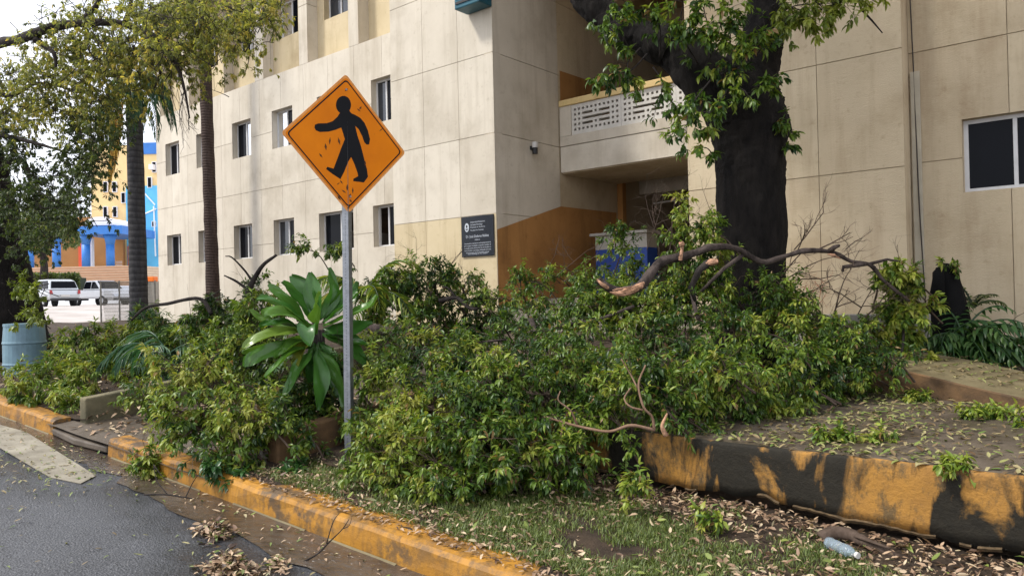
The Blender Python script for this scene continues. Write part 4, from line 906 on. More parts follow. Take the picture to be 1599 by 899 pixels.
spray_leaves('foliage', s3, 7, .07, M['leaf_lime'], lt, .5, .4, 1.2, (0, .6), rg=tg)

# far small tree before the portico
ft = empty('small_tree', tuple(P(69, 430, D=52)), 'small green tree standing before the blue columns', 'tree')
mb = MB(); mb.tube(px_path([(69, 436, 52), (69, 415, 52), (67, 395, 52), (70, 372, 52)]), [.28, .25, .2, .1], 8, .1); mb.build('trunk', M['bark_dark'], ft, True)
fs = []; fg = np.random.default_rng(9)
for cx, cy, rx, ry, n in ((62,372,26,20,300),(92,350,30,18,260),(45,348,30,22,260),(112,372,14,14,90),(75,325,34,16,220)):
    for _ in range(n):
        a, r = fg.uniform(0, 6.28), math.sqrt(fg.uniform(0, 1)); fs.append((P(cx + rx * r * math.cos(a), cy + ry * r * math.sin(a), D=52 + fg.normal(0, 1)), rdir(fg, (0, 0, .2)), fg.normal(.5, .2)))
spray_leaves('foliage', fs, 6, .24, M['leaf_dark'], ft, .5, .3, 1.2, (.2, 1.1), rg=fg)

# the two palms
def palm(base, top, r0, r1, label, nf, fl, crown=True, m='palm_bark', seed=1, drop=1.0):
    g = np.random.default_rng(seed); o = empty('palm_tree', tuple(base), label, 'palm tree')
    pts = [base + (top - base) * t for t in np.linspace(0, 1, 26)]; mb = MB()
    mb.tube(pts, [r0 + (r1 - r0) * t + ((.010 if m == 'palm_bark' else .002) if i % 2 else 0) + (.05 * max(0, 1 - 8 * t)) for i, t in enumerate(np.linspace(0, 1, 26))], 16, .03, True, g); mb.build('trunk', M[m], o, True)
    mb = MB(); up = top + np.array([0, 0, .75]); mb.tube([top - np.array([0, 0, .05]), top + np.array([0, 0, .35]), up], [r1 * 1.1, r1 * .95, r1 * .4], 12); mb.build('crownshaft', M['leaf_palm'], o, True)
    for i in range(nf):
        az = 2.4 * i + g.uniform(-.3, .3); el = g.uniform(-.1, 1.1); d = np.array([math.cos(az) * math.cos(el), math.sin(az) * math.cos(el), math.sin(el)])
        frond(o, g, up, d, fl * g.uniform(.8, 1.1), 2.0 * drop, 34, .42, .035, M['leaf_palm'], M['leaf_palm'], .7)
    return o
b1 = P(334, 500, D=20.4); t1 = P(315, -60, D=20.4)
palm(b1, t1, .17, .15, 'tall ringed brown palm trunk before the left wing windows', 12, 2.6, seed=5)
b2 = P(218, 520, D=17.5); t2 = P(210, 185, D=17.5)
p2 = palm(b2, t2, .205, .175, 'grey trunked palm beside the wire fence with a hanging yellow frond', 14, 1.7, m='palm_grey', seed=8, drop=1.3)
g2 = np.random.default_rng(77)
for dx, L in ((0, 2.0), (-.12, 1.7), (.1, 1.6)):
    frond(p2, g2, P(190, 160, D=16.6) + np.array([dx, 0, 0]), np.array([-.12, -.15, -1.0]), L, .3, 26, .34, .04, M['leaf_dead'], M['leaf_dead'], .9, (0, 1), 'dead_frond')

# ================================================================== THE FALLEN BRANCHES
hgn = np.random.default_rng(31)
def yfront(x):
    return float(np.interp(x, [-7.5, -6.2, -5.2, -4.4, -3.6, -2.9, -2.6, -2.3, -2.05, -1.6], [3.0, 2.92, 3.1, 3.3, 3.42, 3.95, 4.5, 5.6, 7.2, 8.0]))
def surf(x, y):
    f = y - yfront(x); zb = (.22 if x < -2.8 else .57)
    if f < 0: return -9
    h = float(np.interp(f, [0, .12, .4, .9, 1.5, 2.6, 4.2, 6], [0, .25, .48, .68, .86, 1.16, 1.45, 1.5]))
    return zb + h * (.82 if x > -2.8 else 1.0) + (.26 * fn(x, y, 1.9) + .12 * fn(x + 5, y, 4.5)) * min(1, f / .5)
def hit(x, y):
    d = ray(x, y); t = 2.5
    while t < 14:
        p = EYEP + d * t
        if p[2] < surf(p[0], p[1]): return p
        t += .05
    return None
def poly_in(x, y, pg):
    c = False; j = len(pg) - 1
    for i in range(len(pg)):
        if (pg[i][1] > y) != (pg[j][1] > y) and x < (pg[j][0] - pg[i][0]) * (y - pg[i][1]) / (pg[j][1] - pg[i][1]) + pg[i][0]: c = not c
        j = i
    return c
def heap(label, pg, step, m='leaf', L=.057, tone=.45, ntw=8, twl=.25, D=None, bias=(0, -.25, .25), wood='bark_brown', nsub=5, k=7, back=.55, keep=1.0, deep=0, inner=.35, droop=.45):
    r = hgn; x0, x1 = min(p[0] for p in pg), max(p[0] for p in pg); y0, y1 = min(p[1] for p in pg), max(p[1] for p in pg)
    wd = MB(); sp = []; first = None
    for gx in np.arange(x0, x1, step):
        for gy in np.arange(y0, y1, step):
            x, y = gx + r.uniform(0, step), gy + r.uniform(0, step)
            if not poly_in(x, y, pg) or r.random() > keep: continue
            p = hit(x, y) if D is None else P(x, y, D=D(x, y) if callable(D) else D)
            if p is None: continue
            dv = norm(p - EYEP); p = p + dv * abs(r.normal(0, .09)) + dv * (r.uniform(0, deep) if deep else 0)
            if 518 < x < 578 and y < 728:
                dd_ = np.dot(p - EYEP, -RW @ np.array([0, 0, 1.0])); p = EYEP + (p - EYEP) * max(1, 6.62 / dd_)
            q_ = fn(p[0] * 1.0 + p[2], p[1] + p[2] * .7, 2.6)
            if q_ < -.38 and r.random() < .7: continue
            p = p - dv * max(0, q_) * .22
            if first is None: first = p
            bk = np.array([r.normal(0, .22), r.uniform(.3, 1) * back, -r.uniform(.15, .45)]); q = p + bk
            mid = (p + q) / 2 + np.array([0, 0, r.uniform(.02, .14)])
            tn = tone + r.normal(0, .15) + .35 * q_  # bulging clumps toned lighter, hollows darker: light and shade painted into leaf tone
            sp += grow(wd, [q, mid, p], r, ntw, twl, bias, .011, nsub, .3, .35, tn)
            if r.random() < .3: twig_tree(wd, p, np.array([r.normal(0, .6), -.3, r.uniform(-.1, .9)]), r.uniform(.15, .3), .0035, 2, r, .6, .05, 2)
            if r.random() < inner:
                pi = p + dv * r.uniform(.25, .7); sp += grow(wd, [pi + bk * .4, pi], r, 4, twl * 1.2, (0, 0, .1), .008, 2, .2, .3, tn - .2, True)  # inner leaves toned darker, shade put into their colour
    o = empty('fallen_branch', tuple(first), label, 'fallen branch', 'leafy fallen branches in the heap')
    wd.build('branch', M[wood], o, False, kind='stuff')
    spray_leaves('foliage', sp, k, L, M[m], o, .42, droop, 1.2, (0, .92), rg=r)
    return len(sp) * k
NL = 0
NL += heap('leafy branch drooping onto the lawn just right of the sign post foot', [(512,668),(560,590),(640,590),(690,640),(700,768),(640,772),(590,760),(530,720)], 29, tone=.7)
NL += heap('leafy branch spread over the lawn in the front middle of the heap', [(690,640),(700,590),(800,585),(880,610),(870,690),(840,745),(790,735),(745,765),(700,768)], 31, tone=.45)
NL += heap('leafy branch sagging off the left end of the ochre wall', [(880,620),(960,600),(990,655),(930,690),(925,770),(880,775),(860,745),(850,690)], 29, tone=.5)
NL += heap('leafy branch directly behind the sign post in the middle of the heap', [(560,592),(570,500),(660,490),(720,520),(710,590),(640,595)], 32, tone=.5)
NL += heap('leafy branch in the centre of the heap below the navy plaque', [(715,590),(720,510),(800,480),(870,500),(880,610),(800,588)], 32, tone=.42)
NL += heap('leafy branch under the snapped limb, left of the black trunk', [(875,600),(870,490),(960,465),(1040,470),(1060,560),(1010,640),(960,605)], 32, tone=.42)
NL += heap('leafy branch on the terrace in front of the black trunk', [(1010,640),(1060,555),(1060,470),(1160,450),(1180,560),(1170,640),(1100,668)], 31, tone=.5)
NL += heap('leafy branch ending the heap on the terrace by the brown ramp wall', [(1170,640),(1180,500),(1230,470),(1300,520),(1330,560),(1330,590),(1250,620)], 31, tone=.4)
NL += heap('leafy branch heaped against the brown painted portico wall', [(720,505),(770,445),(850,420),(930,425),(960,465),(870,490),(800,480)], 32, tone=.5, D=lambda x, y: 8.6 + (500 - y) * .01)
NL += heap('leafy branch with upright sprays left of the black trunk', [(960,465),(940,345),(985,330),(1010,400),(1060,455)], 30, tone=.55, D=lambda x, y: 8.3, keep=.75)
NL += heap('leafy upright spray against the left side of the black trunk', [(1075,450),(1065,350),(1095,318),(1130,330),(1140,400),(1150,450)], 28, tone=.55, D=lambda x, y: 7.4, keep=.9)
NL += heap('leafy branch behind the sign post, reaching up to the left wing sills', [(575,500),(590,430),(640,405),(715,425),(715,515),(660,492)], 30, tone=.35, D=lambda x, y: 9.0, m='leaf', L=.064)
NL += heap('leafy branch piled against the block front under the navy plaque', [(590,520),(610,440),(690,425),(770,448),(775,500),(700,530)], 26, tone=.42, D=lambda x, y: 9.5, L=.064)
NL += heap('pale leafy branch before the left wing base, left of the broad leaved plant', [(250,520),(270,488),(340,470),(430,480),(440,520),(330,540)], 26, tone=.5, D=lambda x, y: 10.6, L=.07)
NL += heap('yellow green leafy branch hanging over the kerb left of the sign post', [(245,600),(275,545),(335,550),(370,600),(405,630),(385,680),(350,715),(300,705),(250,685)], 30, m='leaf', tone=.68, D=lambda x, y: 6.0 + (650 - y) * .004, bias=(0, -.3, 0))
NL += heap('small leafy sprig dangling down the kerb face into the gutter', [(215,712),(225,708),(242,720),(240,745),(222,742)], 13, m='leaf', tone=.7, D=6.3, L=.06, ntw=4, twl=.1, back=.2)
NL += heap('leafy branch lying along the kerb top below the brown planter', [(330,720),(420,735),(470,730),(500,745),(430,765),(350,770)], 26, m='leaf_deep', tone=.5, D=lambda x, y: 5.75, twl=.16, L=.075, back=.4, inner=0)
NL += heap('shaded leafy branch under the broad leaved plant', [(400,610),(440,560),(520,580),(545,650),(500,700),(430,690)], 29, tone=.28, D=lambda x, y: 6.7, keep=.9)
NL += heap('leafy branch spilling over the corner of the brown planter wall', [(375,690),(400,640),(440,640),(480,670),(470,720),(400,730)], 27, tone=.5, D=6.0, keep=.6, back=.4, inner=0, twl=.18)
NL += heap('leafy branch tumbling over the mossy planter wall onto the path', [(195,600),(215,560),(270,540),(280,600),(240,640)], 26, tone=.55, D=7.9, keep=.8, back=.5)
NL += heap('leafy branch lying across the path behind the kerb', [(255,560),(240,510),(330,485),(420,500),(400,560),(300,560)], 30, tone=.4, D=lambda x, y: 8.6 + (560 - y) * .025, L=.08)
NL += heap('pale leafy branch with bare twigs in front of the left wing', [(330,490),(345,440),(400,425),(455,470),(450,510),(380,520)], 28, tone=.3, D=lambda x, y: 11.5, L=.075, keep=.7)
NL += heap('leafy branch drooping before the low windows of the left wing', [(350,410),(400,385),(480,375),(540,385),(540,408),(460,415),(400,425)], 24, tone=.45, D=11.5, L=.075, keep=.4, back=.5)
NL += heap('yellowish leafy branch tip beyond the terrace, at the far end of the snapped limb', [(1375,430),(1395,410),(1425,440),(1438,490),(1440,545),(1400,555),(1375,500)], 24, m='leaf', tone=.72, D=lambda x, y: 7.6, L=.085, twl=.17)
NL += heap('leafy branch lying on the ramp behind the terrace', [(1270,530),(1330,500),(1400,500),(1420,560),(1340,570),(1290,570)], 27, tone=.45, D=lambda x, y: 7.7, keep=.8)
NL += heap('leafy branch along the top of the heap under the arch of the snapped limb', [(850,475),(880,425),(940,428),(1000,418),(1060,440),(1120,425),(1135,485),(1000,505),(900,500)], 27, tone=.45, D=lambda x, y: 7.9 - (y - 420) * .006)
NL += heap('leafy branch filling the heap just right of the black trunk', [(1180,505),(1195,440),(1235,445),(1290,485),(1340,505),(1330,560),(1230,545)], 27, tone=.5, D=lambda x, y: 7.4 - (y - 440) * .006)
NL += heap('leafy branch hanging over the end of the brown ramp wall', [(1210,560),(1320,530),(1400,535),(1370,575),(1335,605),(1270,640),(1200,640)], 27, tone=.45, D=lambda x, y: 6.7)
NL += heap('leafy branch banked against the pale path wall at the back left', [(330,560),(340,500),(400,480),(440,520),(430,590),(370,600)], 28, tone=.5, D=lambda x, y: 8.4, L=.07)
print('heap leaves', NL)
# ground shrubs of the left planter
def shrub(label, pg, step, m, D, L, tone, wr=.3, k=9, twl=.25, name='planter_shrub'):
    r = hgn; wd = MB(); sp = []; first = None; x0, x1 = min(p[0] for p in pg), max(p[0] for p in pg); y0, y1 = min(p[1] for p in pg), max(p[1] for p in pg)
    for gx in np.arange(x0, x1, step):
        for gy in np.arange(y0, y1, step):
            x, y = gx + r.uniform(0, step), gy + r.uniform(0, step)
            if not poly_in(x, y, pg): continue
            p = P(x, y, D=D(x, y) + r.uniform(0, .5)); first = p if first is None else first
            q = p + np.array([r.normal(0, .12), r.uniform(0, .25), -.35]); sp += grow(wd, [q, (p + q) / 2, p], r, 6, twl, (0, -.15, .5), .008, 3, .2, .5, tone + r.normal(0, .1))
    o = empty(name, tuple(first), label, 'shrub', 'shrubs in the left planter'); wd.build('stems', M['bark_brown'], o, False, kind='stuff')
    spray_leaves('foliage', sp, k, L, M[m], o, wr, .5, 1.1, (0, .95), rg=r)
shrub('feathery green shrub spilling over the kerb below the blue drum', [(5,600),(20,570),(90,545),(150,550),(160,600),(110,630),(40,625)], 24, 'leaf', lambda x, y: 9.0 - (y - 560) * .012, .085, .6)
shrub('dense green shrub in the left planter behind the mossy wall', [(80,545),(120,505),(200,500),(270,530),(255,590),(160,600),(120,580)], 26, 'leaf', lambda x, y: 9.6 + (590 - y) * .015, .09, .5)
shrub('tall light green shrub in front of the grey palm foot', [(60,570),(95,515),(160,495),(235,478),(290,500),(280,560),(150,585)], 26, 'leaf', lambda x, y: 11.2, .08, .6)
shrub('bluish green shrub between the grey palm and the path', [(170,500),(210,470),(260,480),(300,520),(270,580),(240,540)], 26, 'leaf_deep', lambda x, y: 10.2 + (560 - y) * .02, .11, .45, .2)

# ---- the snapped limb lying across the top of the heap
bg_ = np.random.default_rng(41); k7 = 7.0 / F
sl = empty('broken_limb', tuple(P(1060, 405, D=7.0)), 'snapped grey limb with pale torn wood arching over the heap', 'broken limb')
lp = [(934,436,6.7,7.5),(948,448,6.7,10),(970,455,6.72,10.5),(1000,446,6.75,11.5),(1018,425,6.8,12),(1035,408,6.85,11.5),(1060,402,6.9,11),(1085,395,6.95,9),(1110,386,7.0,9.5),(1150,388,7.1,7),(1190,409,7.2,6.5),(1225,400,7.3,6),(1262,391,7.4,6.5),(1300,394,7.5,5.5),(1330,408,7.5,5),(1358,414,7.5,5.5),(1378,436,7.5,4.5),(1396,452,7.5,4),(1420,470,7.5,3)]
sp = spline([P(x, y, D=D) for x, y, D, r in lp], 9); rr = np.interp(np.linspace(0, 1, len(sp)), np.linspace(0, 1, len(lp)), [r * k7 * .6 for *_, r in lp])
mb = MB(); mb.tube(sp, list(rr), 22, .03, True, bg_, (.010, 26, .35))
mb.tube(px_path([(1185,405,7.2),(1160,398,7.15),(1130,420,7.1),(1095,455,7.1)]), [.018,.022,.02,.014], 7, .15, True, bg_)
mb.tube(px_path([(1355,412,7.5),(1340,414,7.45),(1317,417,7.45),(1316,424,7.45)]), [.02,.025,.02,.014], 6, .1, True, bg_)
mb.tube(px_path([(1295,393,7.5),(1303,386,7.45),(1311,383,7.45)]), [.03,.022,.014], 6, .1, True, bg_)
mb.tube(px_path([(1358,412,7.5),(1385,405,7.5),(1405,408,7.5)]), [.02,.014,.008], 6, .1, True, bg_)
mb.build('limb', M['bark_limb'], sl, True)
def torn(path, r, name='torn_wood'):
    mb = MB(); s = spline(path, 4); mb.tube(s, list(np.interp(np.linspace(0, 1, len(s)), np.linspace(0, 1, len(r)), r)), 8, .2, True, bg_); mb.build(name, M['split_wood'], sl, False)
torn(px_path([(932,436,6.66),(942,445,6.64),(950,450,6.66)]), [.008,.02,.012])
torn(px_path([(952,456,6.68),(968,458,6.67),(985,454,6.68),(1000,446,6.71),(1008,438,6.75)]), [.005,.03,.034,.027,.005])
for k in range(7):
    a = bg_.uniform(0, 1); torn(px_path([(952 + 30 * a, 453 - 2 * k % 5, 6.63), (975 + 30 * a, 452 - 6 * a - k % 4, 6.62)]), [.005, .001], 'splinter')
torn(px_path([(1062,406,6.86),(1064,394,6.84),(1066,383,6.84)]), [.018,.015,.013], 'snapped_stub')
torn(px_path([(1062,382,6.84),(1067,380,6.82)]), [.024,.022], 'stub_end')
torn(px_path([(1292,397,7.44),(1302,399,7.43),(1312,404,7.44)]), [.006,.018,.005])
o2 = empty('broken_branch', tuple(P(1110, 415, D=7)), 'short broken dark branch with a pale end under the snapped limb', 'broken branch')
mb = MB(); mb.tube(px_path([(1118,408,6.8),(1105,411,6.8),(1092,422,6.82),(1078,450,6.9),(1086,470,6.9)]), [.03,.034,.033,.026,.015], 8, .12, True, bg_); mb.build('stem', M['bark_dark'], o2, True)
mb = MB(); mb.tube(px_path([(1120,407,6.79),(1110,409,6.785),(1102,412,6.79)]), [.022,.03,.02], 7, .2, True, bg_); mb.build('torn_wood', M['split_wood'], o2)

def bare(label, specs, m='bark_brown', seed=1, name='bare_branch', sp_=.75, up=.1, kids=3):
    g = np.random.default_rng(seed); o = empty(name, tuple(P(*specs[0][:2], D=specs[0][2])), label, 'bare branch', 'bare branches in the heap')
    for (x, y, D, x2, y2, r, dep) in specs:
        mb = MB(); p, q = P(x, y, D=D), P(x2, y2, D=D - .1); twig_tree(mb, p, q - p, np.linalg.norm(q - p), r, dep, g, sp_, up, kids); mb.build('twig', M[m], o, False)
    return o
bare('fan of bare leafless twigs against the stucco, above the snapped limb', [(1245,392,7.5,1262,345,.008,3),(1280,388,7.5,1330,360,.008,3),(1320,390,7.5,1345,370,.006,2),(1240,390,7.5,1300,345,.007,3)], seed=3)
bare('bare leafless twigs spreading sideways below the arch of the snapped limb', [(1220,440,7.6,1290,420,.008,3),(1225,440,7.6,1310,440,.007,3),(1228,470,7.6,1300,440,.006,3),(1225,425,7.6,1250,395,.009,2)], seed=4)
bare('bare twigs rising from the terrace in front of the cement ledge', [(1300,500,7.6,1297,440,.011,3),(1340,490,7.6,1350,440,.008,3),(1345,480,7.6,1300,455,.008,3),(1350,495,7.6,1390,450,.007,3)], seed=6)
bare('tangle of dark bare twigs in the portico opening', [(1030,400,8.2,1045,320,.006,3),(1045,395,8.2,1065,310,.006,3),(1010,390,8.2,1020,330,.006,3),(1050,380,8.2,1010,350,.006,3),(1035,370,8.2,1070,340,.005,3)], seed=8)
bare('bare brown twigs standing against the brown painted wall', [(850,440,8.8,862,395,.005,3),(870,430,8.8,900,390,.005,3),(880,440,8.8,935,400,.005,3)], seed=9)
bare('thin bare twigs against the block front under the navy plaque', [(650,440,9.3,655,400,.005,3),(690,440,9.3,705,400,.006,3),(720,470,9.3,735,420,.006,3)], seed=10, m='bark_dark')
g = np.random.default_rng(15)
def stick(label, pts, r0, r1, m='bark_dark', kids=(), name='stick', cat='stick', group=None, nt=7):
    mb = MB(); mb.tube(spline(px_path(pts), 5), list(np.linspace(r0, r1, (len(pts) - 1) * 5 + 1)), nt, .1, True, g)
    for kp, ra, rb in kids: mb.tube(spline(px_path(kp), 4), list(np.linspace(ra, rb, (len(kp) - 1) * 4 + 1)), 5, .08, True, g)
    return tag(mb.build(name, M[m], None, True), label, cat, group)
stick('dark crooked branch against the block front beside the palm fronds', [(685,470,9),(712,465,9),(732,480,8.9),(745,482,8.8)], .03, .02, kids=[([(712,465,9),(700,450,9),(690,448,9)], .015, .008)])
stick('forked dark branch before the left wing windows', [(385,500,11.3),(388,460,11.3),(395,440,11.3),(410,415,11.2),(432,398,11.2)], .06, .02, kids=[([(390,455,11.3),(370,440,11.3),(350,430,11.2)], .03, .01), ([(395,440,11.3),(380,420,11.3),(362,402,11.2),(352,400,11.2)], .02, .008)])
stick('thin dark bough arching from the grey palm to the tall palm', [(205,500,10.5),(228,480,10.5),(262,474,10.4),(300,466,10.3),(318,470,10.3),(330,490,10.2)], .018, .03, kids=[([(318,468,10.3),(330,462,10.3),(345,452,10.2)], .01, .005)])
stick('pale peeled twig curling over the end of the ochre wall', [(850,650,5.3),(890,662,5.2),(930,671,5.1),(955,673,5.05),(985,664,5.0),(1022,671,5.0)], .008, .012, 'bark_pale', kids=[([(1022,671,5.0),(1018,650,5.0),(1005,635,5.0),(997,600,5.05),(1008,570,5.1)], .011, .006), ([(1004,640,5.0),(985,635,5.0),(975,622,5.05),(985,605,5.05)], .008, .005), ([(995,605,5.05),(985,585,5.1),(970,560,5.1)], .006, .004), ([(902,664,5.2),(890,640,5.2),(872,625,5.2),(875,610,5.2)], .009, .004), ([(880,660,5.2),(875,690,5.2),(885,705,5.2)], .006, .004)])
stick('split reddish stub on the edge of the ochre wall', [(1040,680,5.0),(1034,665,5.0),(1042,645,5.0)], .02, .006, 'split_wood')
stick('dark bare branch lying across the right side of the ramp', [(1340,640,7.2),(1370,605,7.3),(1405,560,7.5),(1412,500,7.6)], .02, .012)
stick('dark twig trailing up the kerb from the wet road', [(395,905,4.35),(440,890,4.4),(490,868,4.45),(515,845,4.4)], .007, .005, kids=[([(515,845,4.4),(535,825,4.4),(545,810,4.4)], .004, .002), ([(510,848,4.4),(520,815,4.4),(530,800,4.45)], .004, .002), ([(535,825,4.4),(545,820,4.35),(550,805,4.35)], .003, .001)])
stick('thin forked twig lying in the gutter water below the hanging sprig', [(225,772,5.6),(262,772,5.6),(300,778,5.5)], .007, .005, kids=[([(262,772,5.6),(245,750,5.7),(240,725,5.8)], .005, .003), ([(290,776,5.5),(300,755,5.6),(310,740,5.7)], .005, .002), ([(240,725,5.8),(255,745,5.7),(275,760,5.6)], .004, .002)])
stick('dark broken stick on the pale patch at the left edge of the road', [(-20,722,7.2),(8,722,7.15),(28,714,7.15)], .05, .03)
stick('short dark stick lying in the gutter left of the pale patch', [(22,669,8.6),(34,672,8.5),(45,676,8.5)], .03, .025)
stick('pale thin twig stuck in the lawn litter', [(782,818,4.6),(790,830,4.55),(797,848,4.5)], .006, .003, 'bark_pale')
stick('pale straight twig leaning on the terrace beside the heap', [(1280,655,6.0),(1290,645,6.1),(1300,634,6.2)], .006, .006, 'bark_pale')

for lab, pts, r0, r1 in (('thick dark bough lying in the heap right of the sign post', [(575,512,7.9),(610,518,7.75),(650,514,7.7),(690,522,7.8)], .06, .05), ('dark bough end standing in the middle of the heap', [(838,545,6.9),(834,520,7.0),(830,500,7.2)], .035, .03),
        ('thin dark branch lying level near the middle of the heap', [(690,545,6.8),(735,536,6.85),(790,530,6.95)], .016, .01),
        ('grey branch crossing the heap under the snapped limb', [(840,520,7.0),(880,508,7.0),(930,500,7.1),(990,478,7.2)], .025, .015), ('crooked dark branch in the heap before the black trunk', [(1080,450,7.2),(1085,480,7.0),(1095,505,6.9),(1120,520,6.9)], .022, .015)):
    stick(lab, pts, r0, r1, 'bark_limb', name='bough', cat='bough', nt=9)
# ---- broad leaved plant behind the sign post: every blade its own part
tp_ = empty('broad_leaved_plant', tuple(P(490, 640, D=6.9)), 'glossy broad leaved plant rising behind the sign post', 'plant')
pg = np.random.default_rng(19)
def blade(pts, wpx, D0, tone, fold=.25):
    """one pleated, arching leaf along pixel points with depth"""
    path = spline([P(x, y, D=D) for x, y, D in pts], 6); n = len(path); wv = wpx * D0 / F / 2
    view = norm(path[n // 2] - EYEP); vs = []; cols = [-1, -.66, -.33, 0, .33, .66, 1]
    tilt = pg.normal(0, .8); wv *= .86
    for i in range(n):
        t = i / (n - 1); ax = norm(path[min(i + 1, n - 1)] - path[max(i - 1, 0)])
        up = norm(np.array([0, 0, 1.0]) - .42 * view + tilt * np.cross(ax, view)); sd = norm(np.cross(ax, up)); nn = np.cross(sd, ax)
        wd_ = wv * (math.sin(math.pi * (t * .93 + .04)) ** .75) * (1 if t > .12 else .25 + 6 * t)
        for c_ in cols: vs.append(path[i] + sd * wd_ * c_ + nn * (abs(c_) * wd_ * fold + (.009 if abs(c_) in (.33, 1) else 0)) + nn * .012 * math.sin(t * 11 + c_ * 4))
    mb = MB(); mb.add(vs, [(i * 7 + k, i * 7 + k + 1, (i + 1) * 7 + k + 1, (i + 1) * 7 + k) for i in range(n - 1) for k in range(6)])
    me = mb.mesh('leaf', True); a = me.attributes.new('rnd', 'FLOAT', 'POINT'); a.data.foreach_set('value', np.full(len(vs), tone, dtype=np.float32))
    link('leaf', me, M['leaf_big'], tp_)
for pts, wpx, tone in (
    ([(490,505,6.9),(465,470,6.85),(440,440,6.8)],44,.5), ([(492,500,6.95),(480,460,7.0),(455,430,7.05)],40,.4), ([(495,500,6.9),(490,460,6.95),(485,425,7.0)],34,.6), ([(500,500,6.9),(520,460,6.95),(513,418,7.0)],26,.6),
    ([(497,505,6.8),(495,480,6.7),(500,455,6.65)],42,.85), ([(485,510,6.8),(455,490,6.65),(420,470,6.6),(400,468,6.6)],44,.55), ([(485,515,6.7),(450,492,6.5),(420,490,6.4),(415,500,6.38)],30,.8),
    ([(480,520,6.8),(440,505,6.6),(405,510,6.5)],34,.35), ([(505,505,6.9),(535,478,6.9),(560,458,6.95)],34,.5), ([(505,510,6.9),(540,495,6.85),(575,480,6.8),(590,462,6.8)],36,.75), ([(505,515,6.9),(545,515,6.9),(582,505,6.9)],36,.55),
    ([(500,520,6.9),(540,530,6.85),(575,540,6.8)],38,.45), ([(500,520,6.85),(545,545,6.8),(578,580,6.75)],38,.6), ([(490,525,6.7),(480,510,6.5),(485,540,6.4)],34,.5), ([(480,525,6.8),(440,535,6.6),(400,545,6.5),(378,548,6.5)],30,.85),
    ([(480,530,6.75),(435,545,6.5),(395,560,6.4),(380,572,6.35)],28,.7), ([(485,530,6.7),(455,540,6.5),(430,560,6.4)],34,.8), ([(487,530,6.7),(470,550,6.5),(462,580,6.45)],32,.97), ([(490,535,6.75),(490,570,6.6),(485,600,6.6)],30,.3),
    ([(497,535,6.75),(505,570,6.65),(510,610,6.65)],34,.35), ([(500,535,6.75),(520,570,6.65),(530,620,6.6)],32,.5), ([(502,535,6.8),(530,575,6.75),(545,625,6.75)],30,.4), ([(485,530,6.9),(450,560,6.9),(425,585,6.9)],26,.3),
    ([(480,505,7.0),(440,480,7.1),(405,462,7.15)],30,.4), ([(478,515,6.9),(420,505,6.9),(388,485,6.9)],24,.88), ([(510,500,7.0),(545,470,7.1),(560,440,7.1)],30,.5), ([(500,535,6.9),(490,580,6.9),(470,620,6.9)],26,.3), ([(495,505,7.0),(475,470,7.1),(470,440,7.15)],36,.35), ([(488,540,6.6),(450,555,6.4),(415,590,6.3)],28,.75), ([(490,545,6.55),(465,580,6.4),(445,620,6.35)],28,.65), ([(495,545,6.6),(500,590,6.4),(495,640,6.35)],30,.55), ([(500,545,6.6),(530,590,6.5),(540,640,6.5)],28,.7), ([(485,515,6.7),(440,520,6.5),(400,530,6.4),(380,545,6.38)],28,.92), ([(505,500,6.95),(535,455,7.0),(548,432,7.05)],26,.7), ([(480,510,6.8),(445,470,6.8),(418,445,6.85)],30,.7)):
    blade(pts, wpx, 6.9, tone)
for x0, x1 in ((488, 492), (500, 497), (510, 503), (478, 487)):
    mb = MB(); mb.tube(px_path([(x0, 665, 6.9), ((x0 + x1) / 2, 600, 6.88), (x1, 515, 6.85)]), [.03, .026, .02], 8, .06, True, pg); mb.build('stem', M['bark_dark'], tp_, True)

def fan_palm(label, pts, D, L, n, seed, m='leaf_palm', ll=.32, el=(.3, 1.1), hang=.4, drop=1.6, azr=(0, 6.28), nl=20):
    g = np.random.default_rng(seed); base = P(*pts, D=D); o = empty('palm_seedling', tuple(base), label, 'palm plant')
    for i in range(n):
        az = azr[0] + (azr[1] - azr[0]) * (i + .5) / n + g.uniform(-.25, .25); e = g.uniform(*el)
        frond(o, g, base, np.array([math.cos(az) * math.cos(e), math.sin(az) * math.cos(e), math.sin(e)]), L * g.uniform(.8, 1.1), drop, nl, ll, .035, M[m], M[m], hang, (.2, 1))
fan_palm('young palm with arching green fronds behind the sign post, before the block', (570, 470), 9.0, .95, 9, 3, 'leaf', .28, (.5, 1.3), .2)
fan_palm('bluish young palm with drooping fronds left of the broad leaved plant', (262, 555), 9.4, 1.0, 9, 4, 'leaf_palm', .34, (.3, 1.2), .5)

# ---- plants and charred stump by the stucco wall at the right
rg2 = np.random.default_rng(51)
st = empty('tree_stump', tuple(P(1480, 500, D=8.6)), 'charred black stump with sprouting leaves by the stucco wall', 'stump')
mb = MB(); mb.tube(px_path([(1484,560,8.6),(1483,500,8.6),(1480,455,8.6),(1478,425,8.6),(1480,412,8.6)]), [.26,.21,.16,.13,.06], 14, .12, True, rg2); mb.tube(px_path([(1462,480,8.5),(1466,430,8.45),(1467,418,8.45)]), [.09,.06,.04], 9, .1, True, rg2); mb.build('trunk', M['dark_void'], st, True)
sp = []; wd = MB()
for pts in ([(1478,420,8.5),(1470,405,8.4)],[(1482,418,8.5),(1488,408,8.4)],[(1490,425,8.5),(1495,412,8.4)]): sp += grow(wd, px_path(pts), rg2, 4, .08, (0, 0, .2), .004, 1)
wd.build('twigs', M['bark_brown'], st, kind='stuff'); spray_leaves('foliage', sp, 5, .06, M['leaf'], st, .5, .3, rg=rg2)
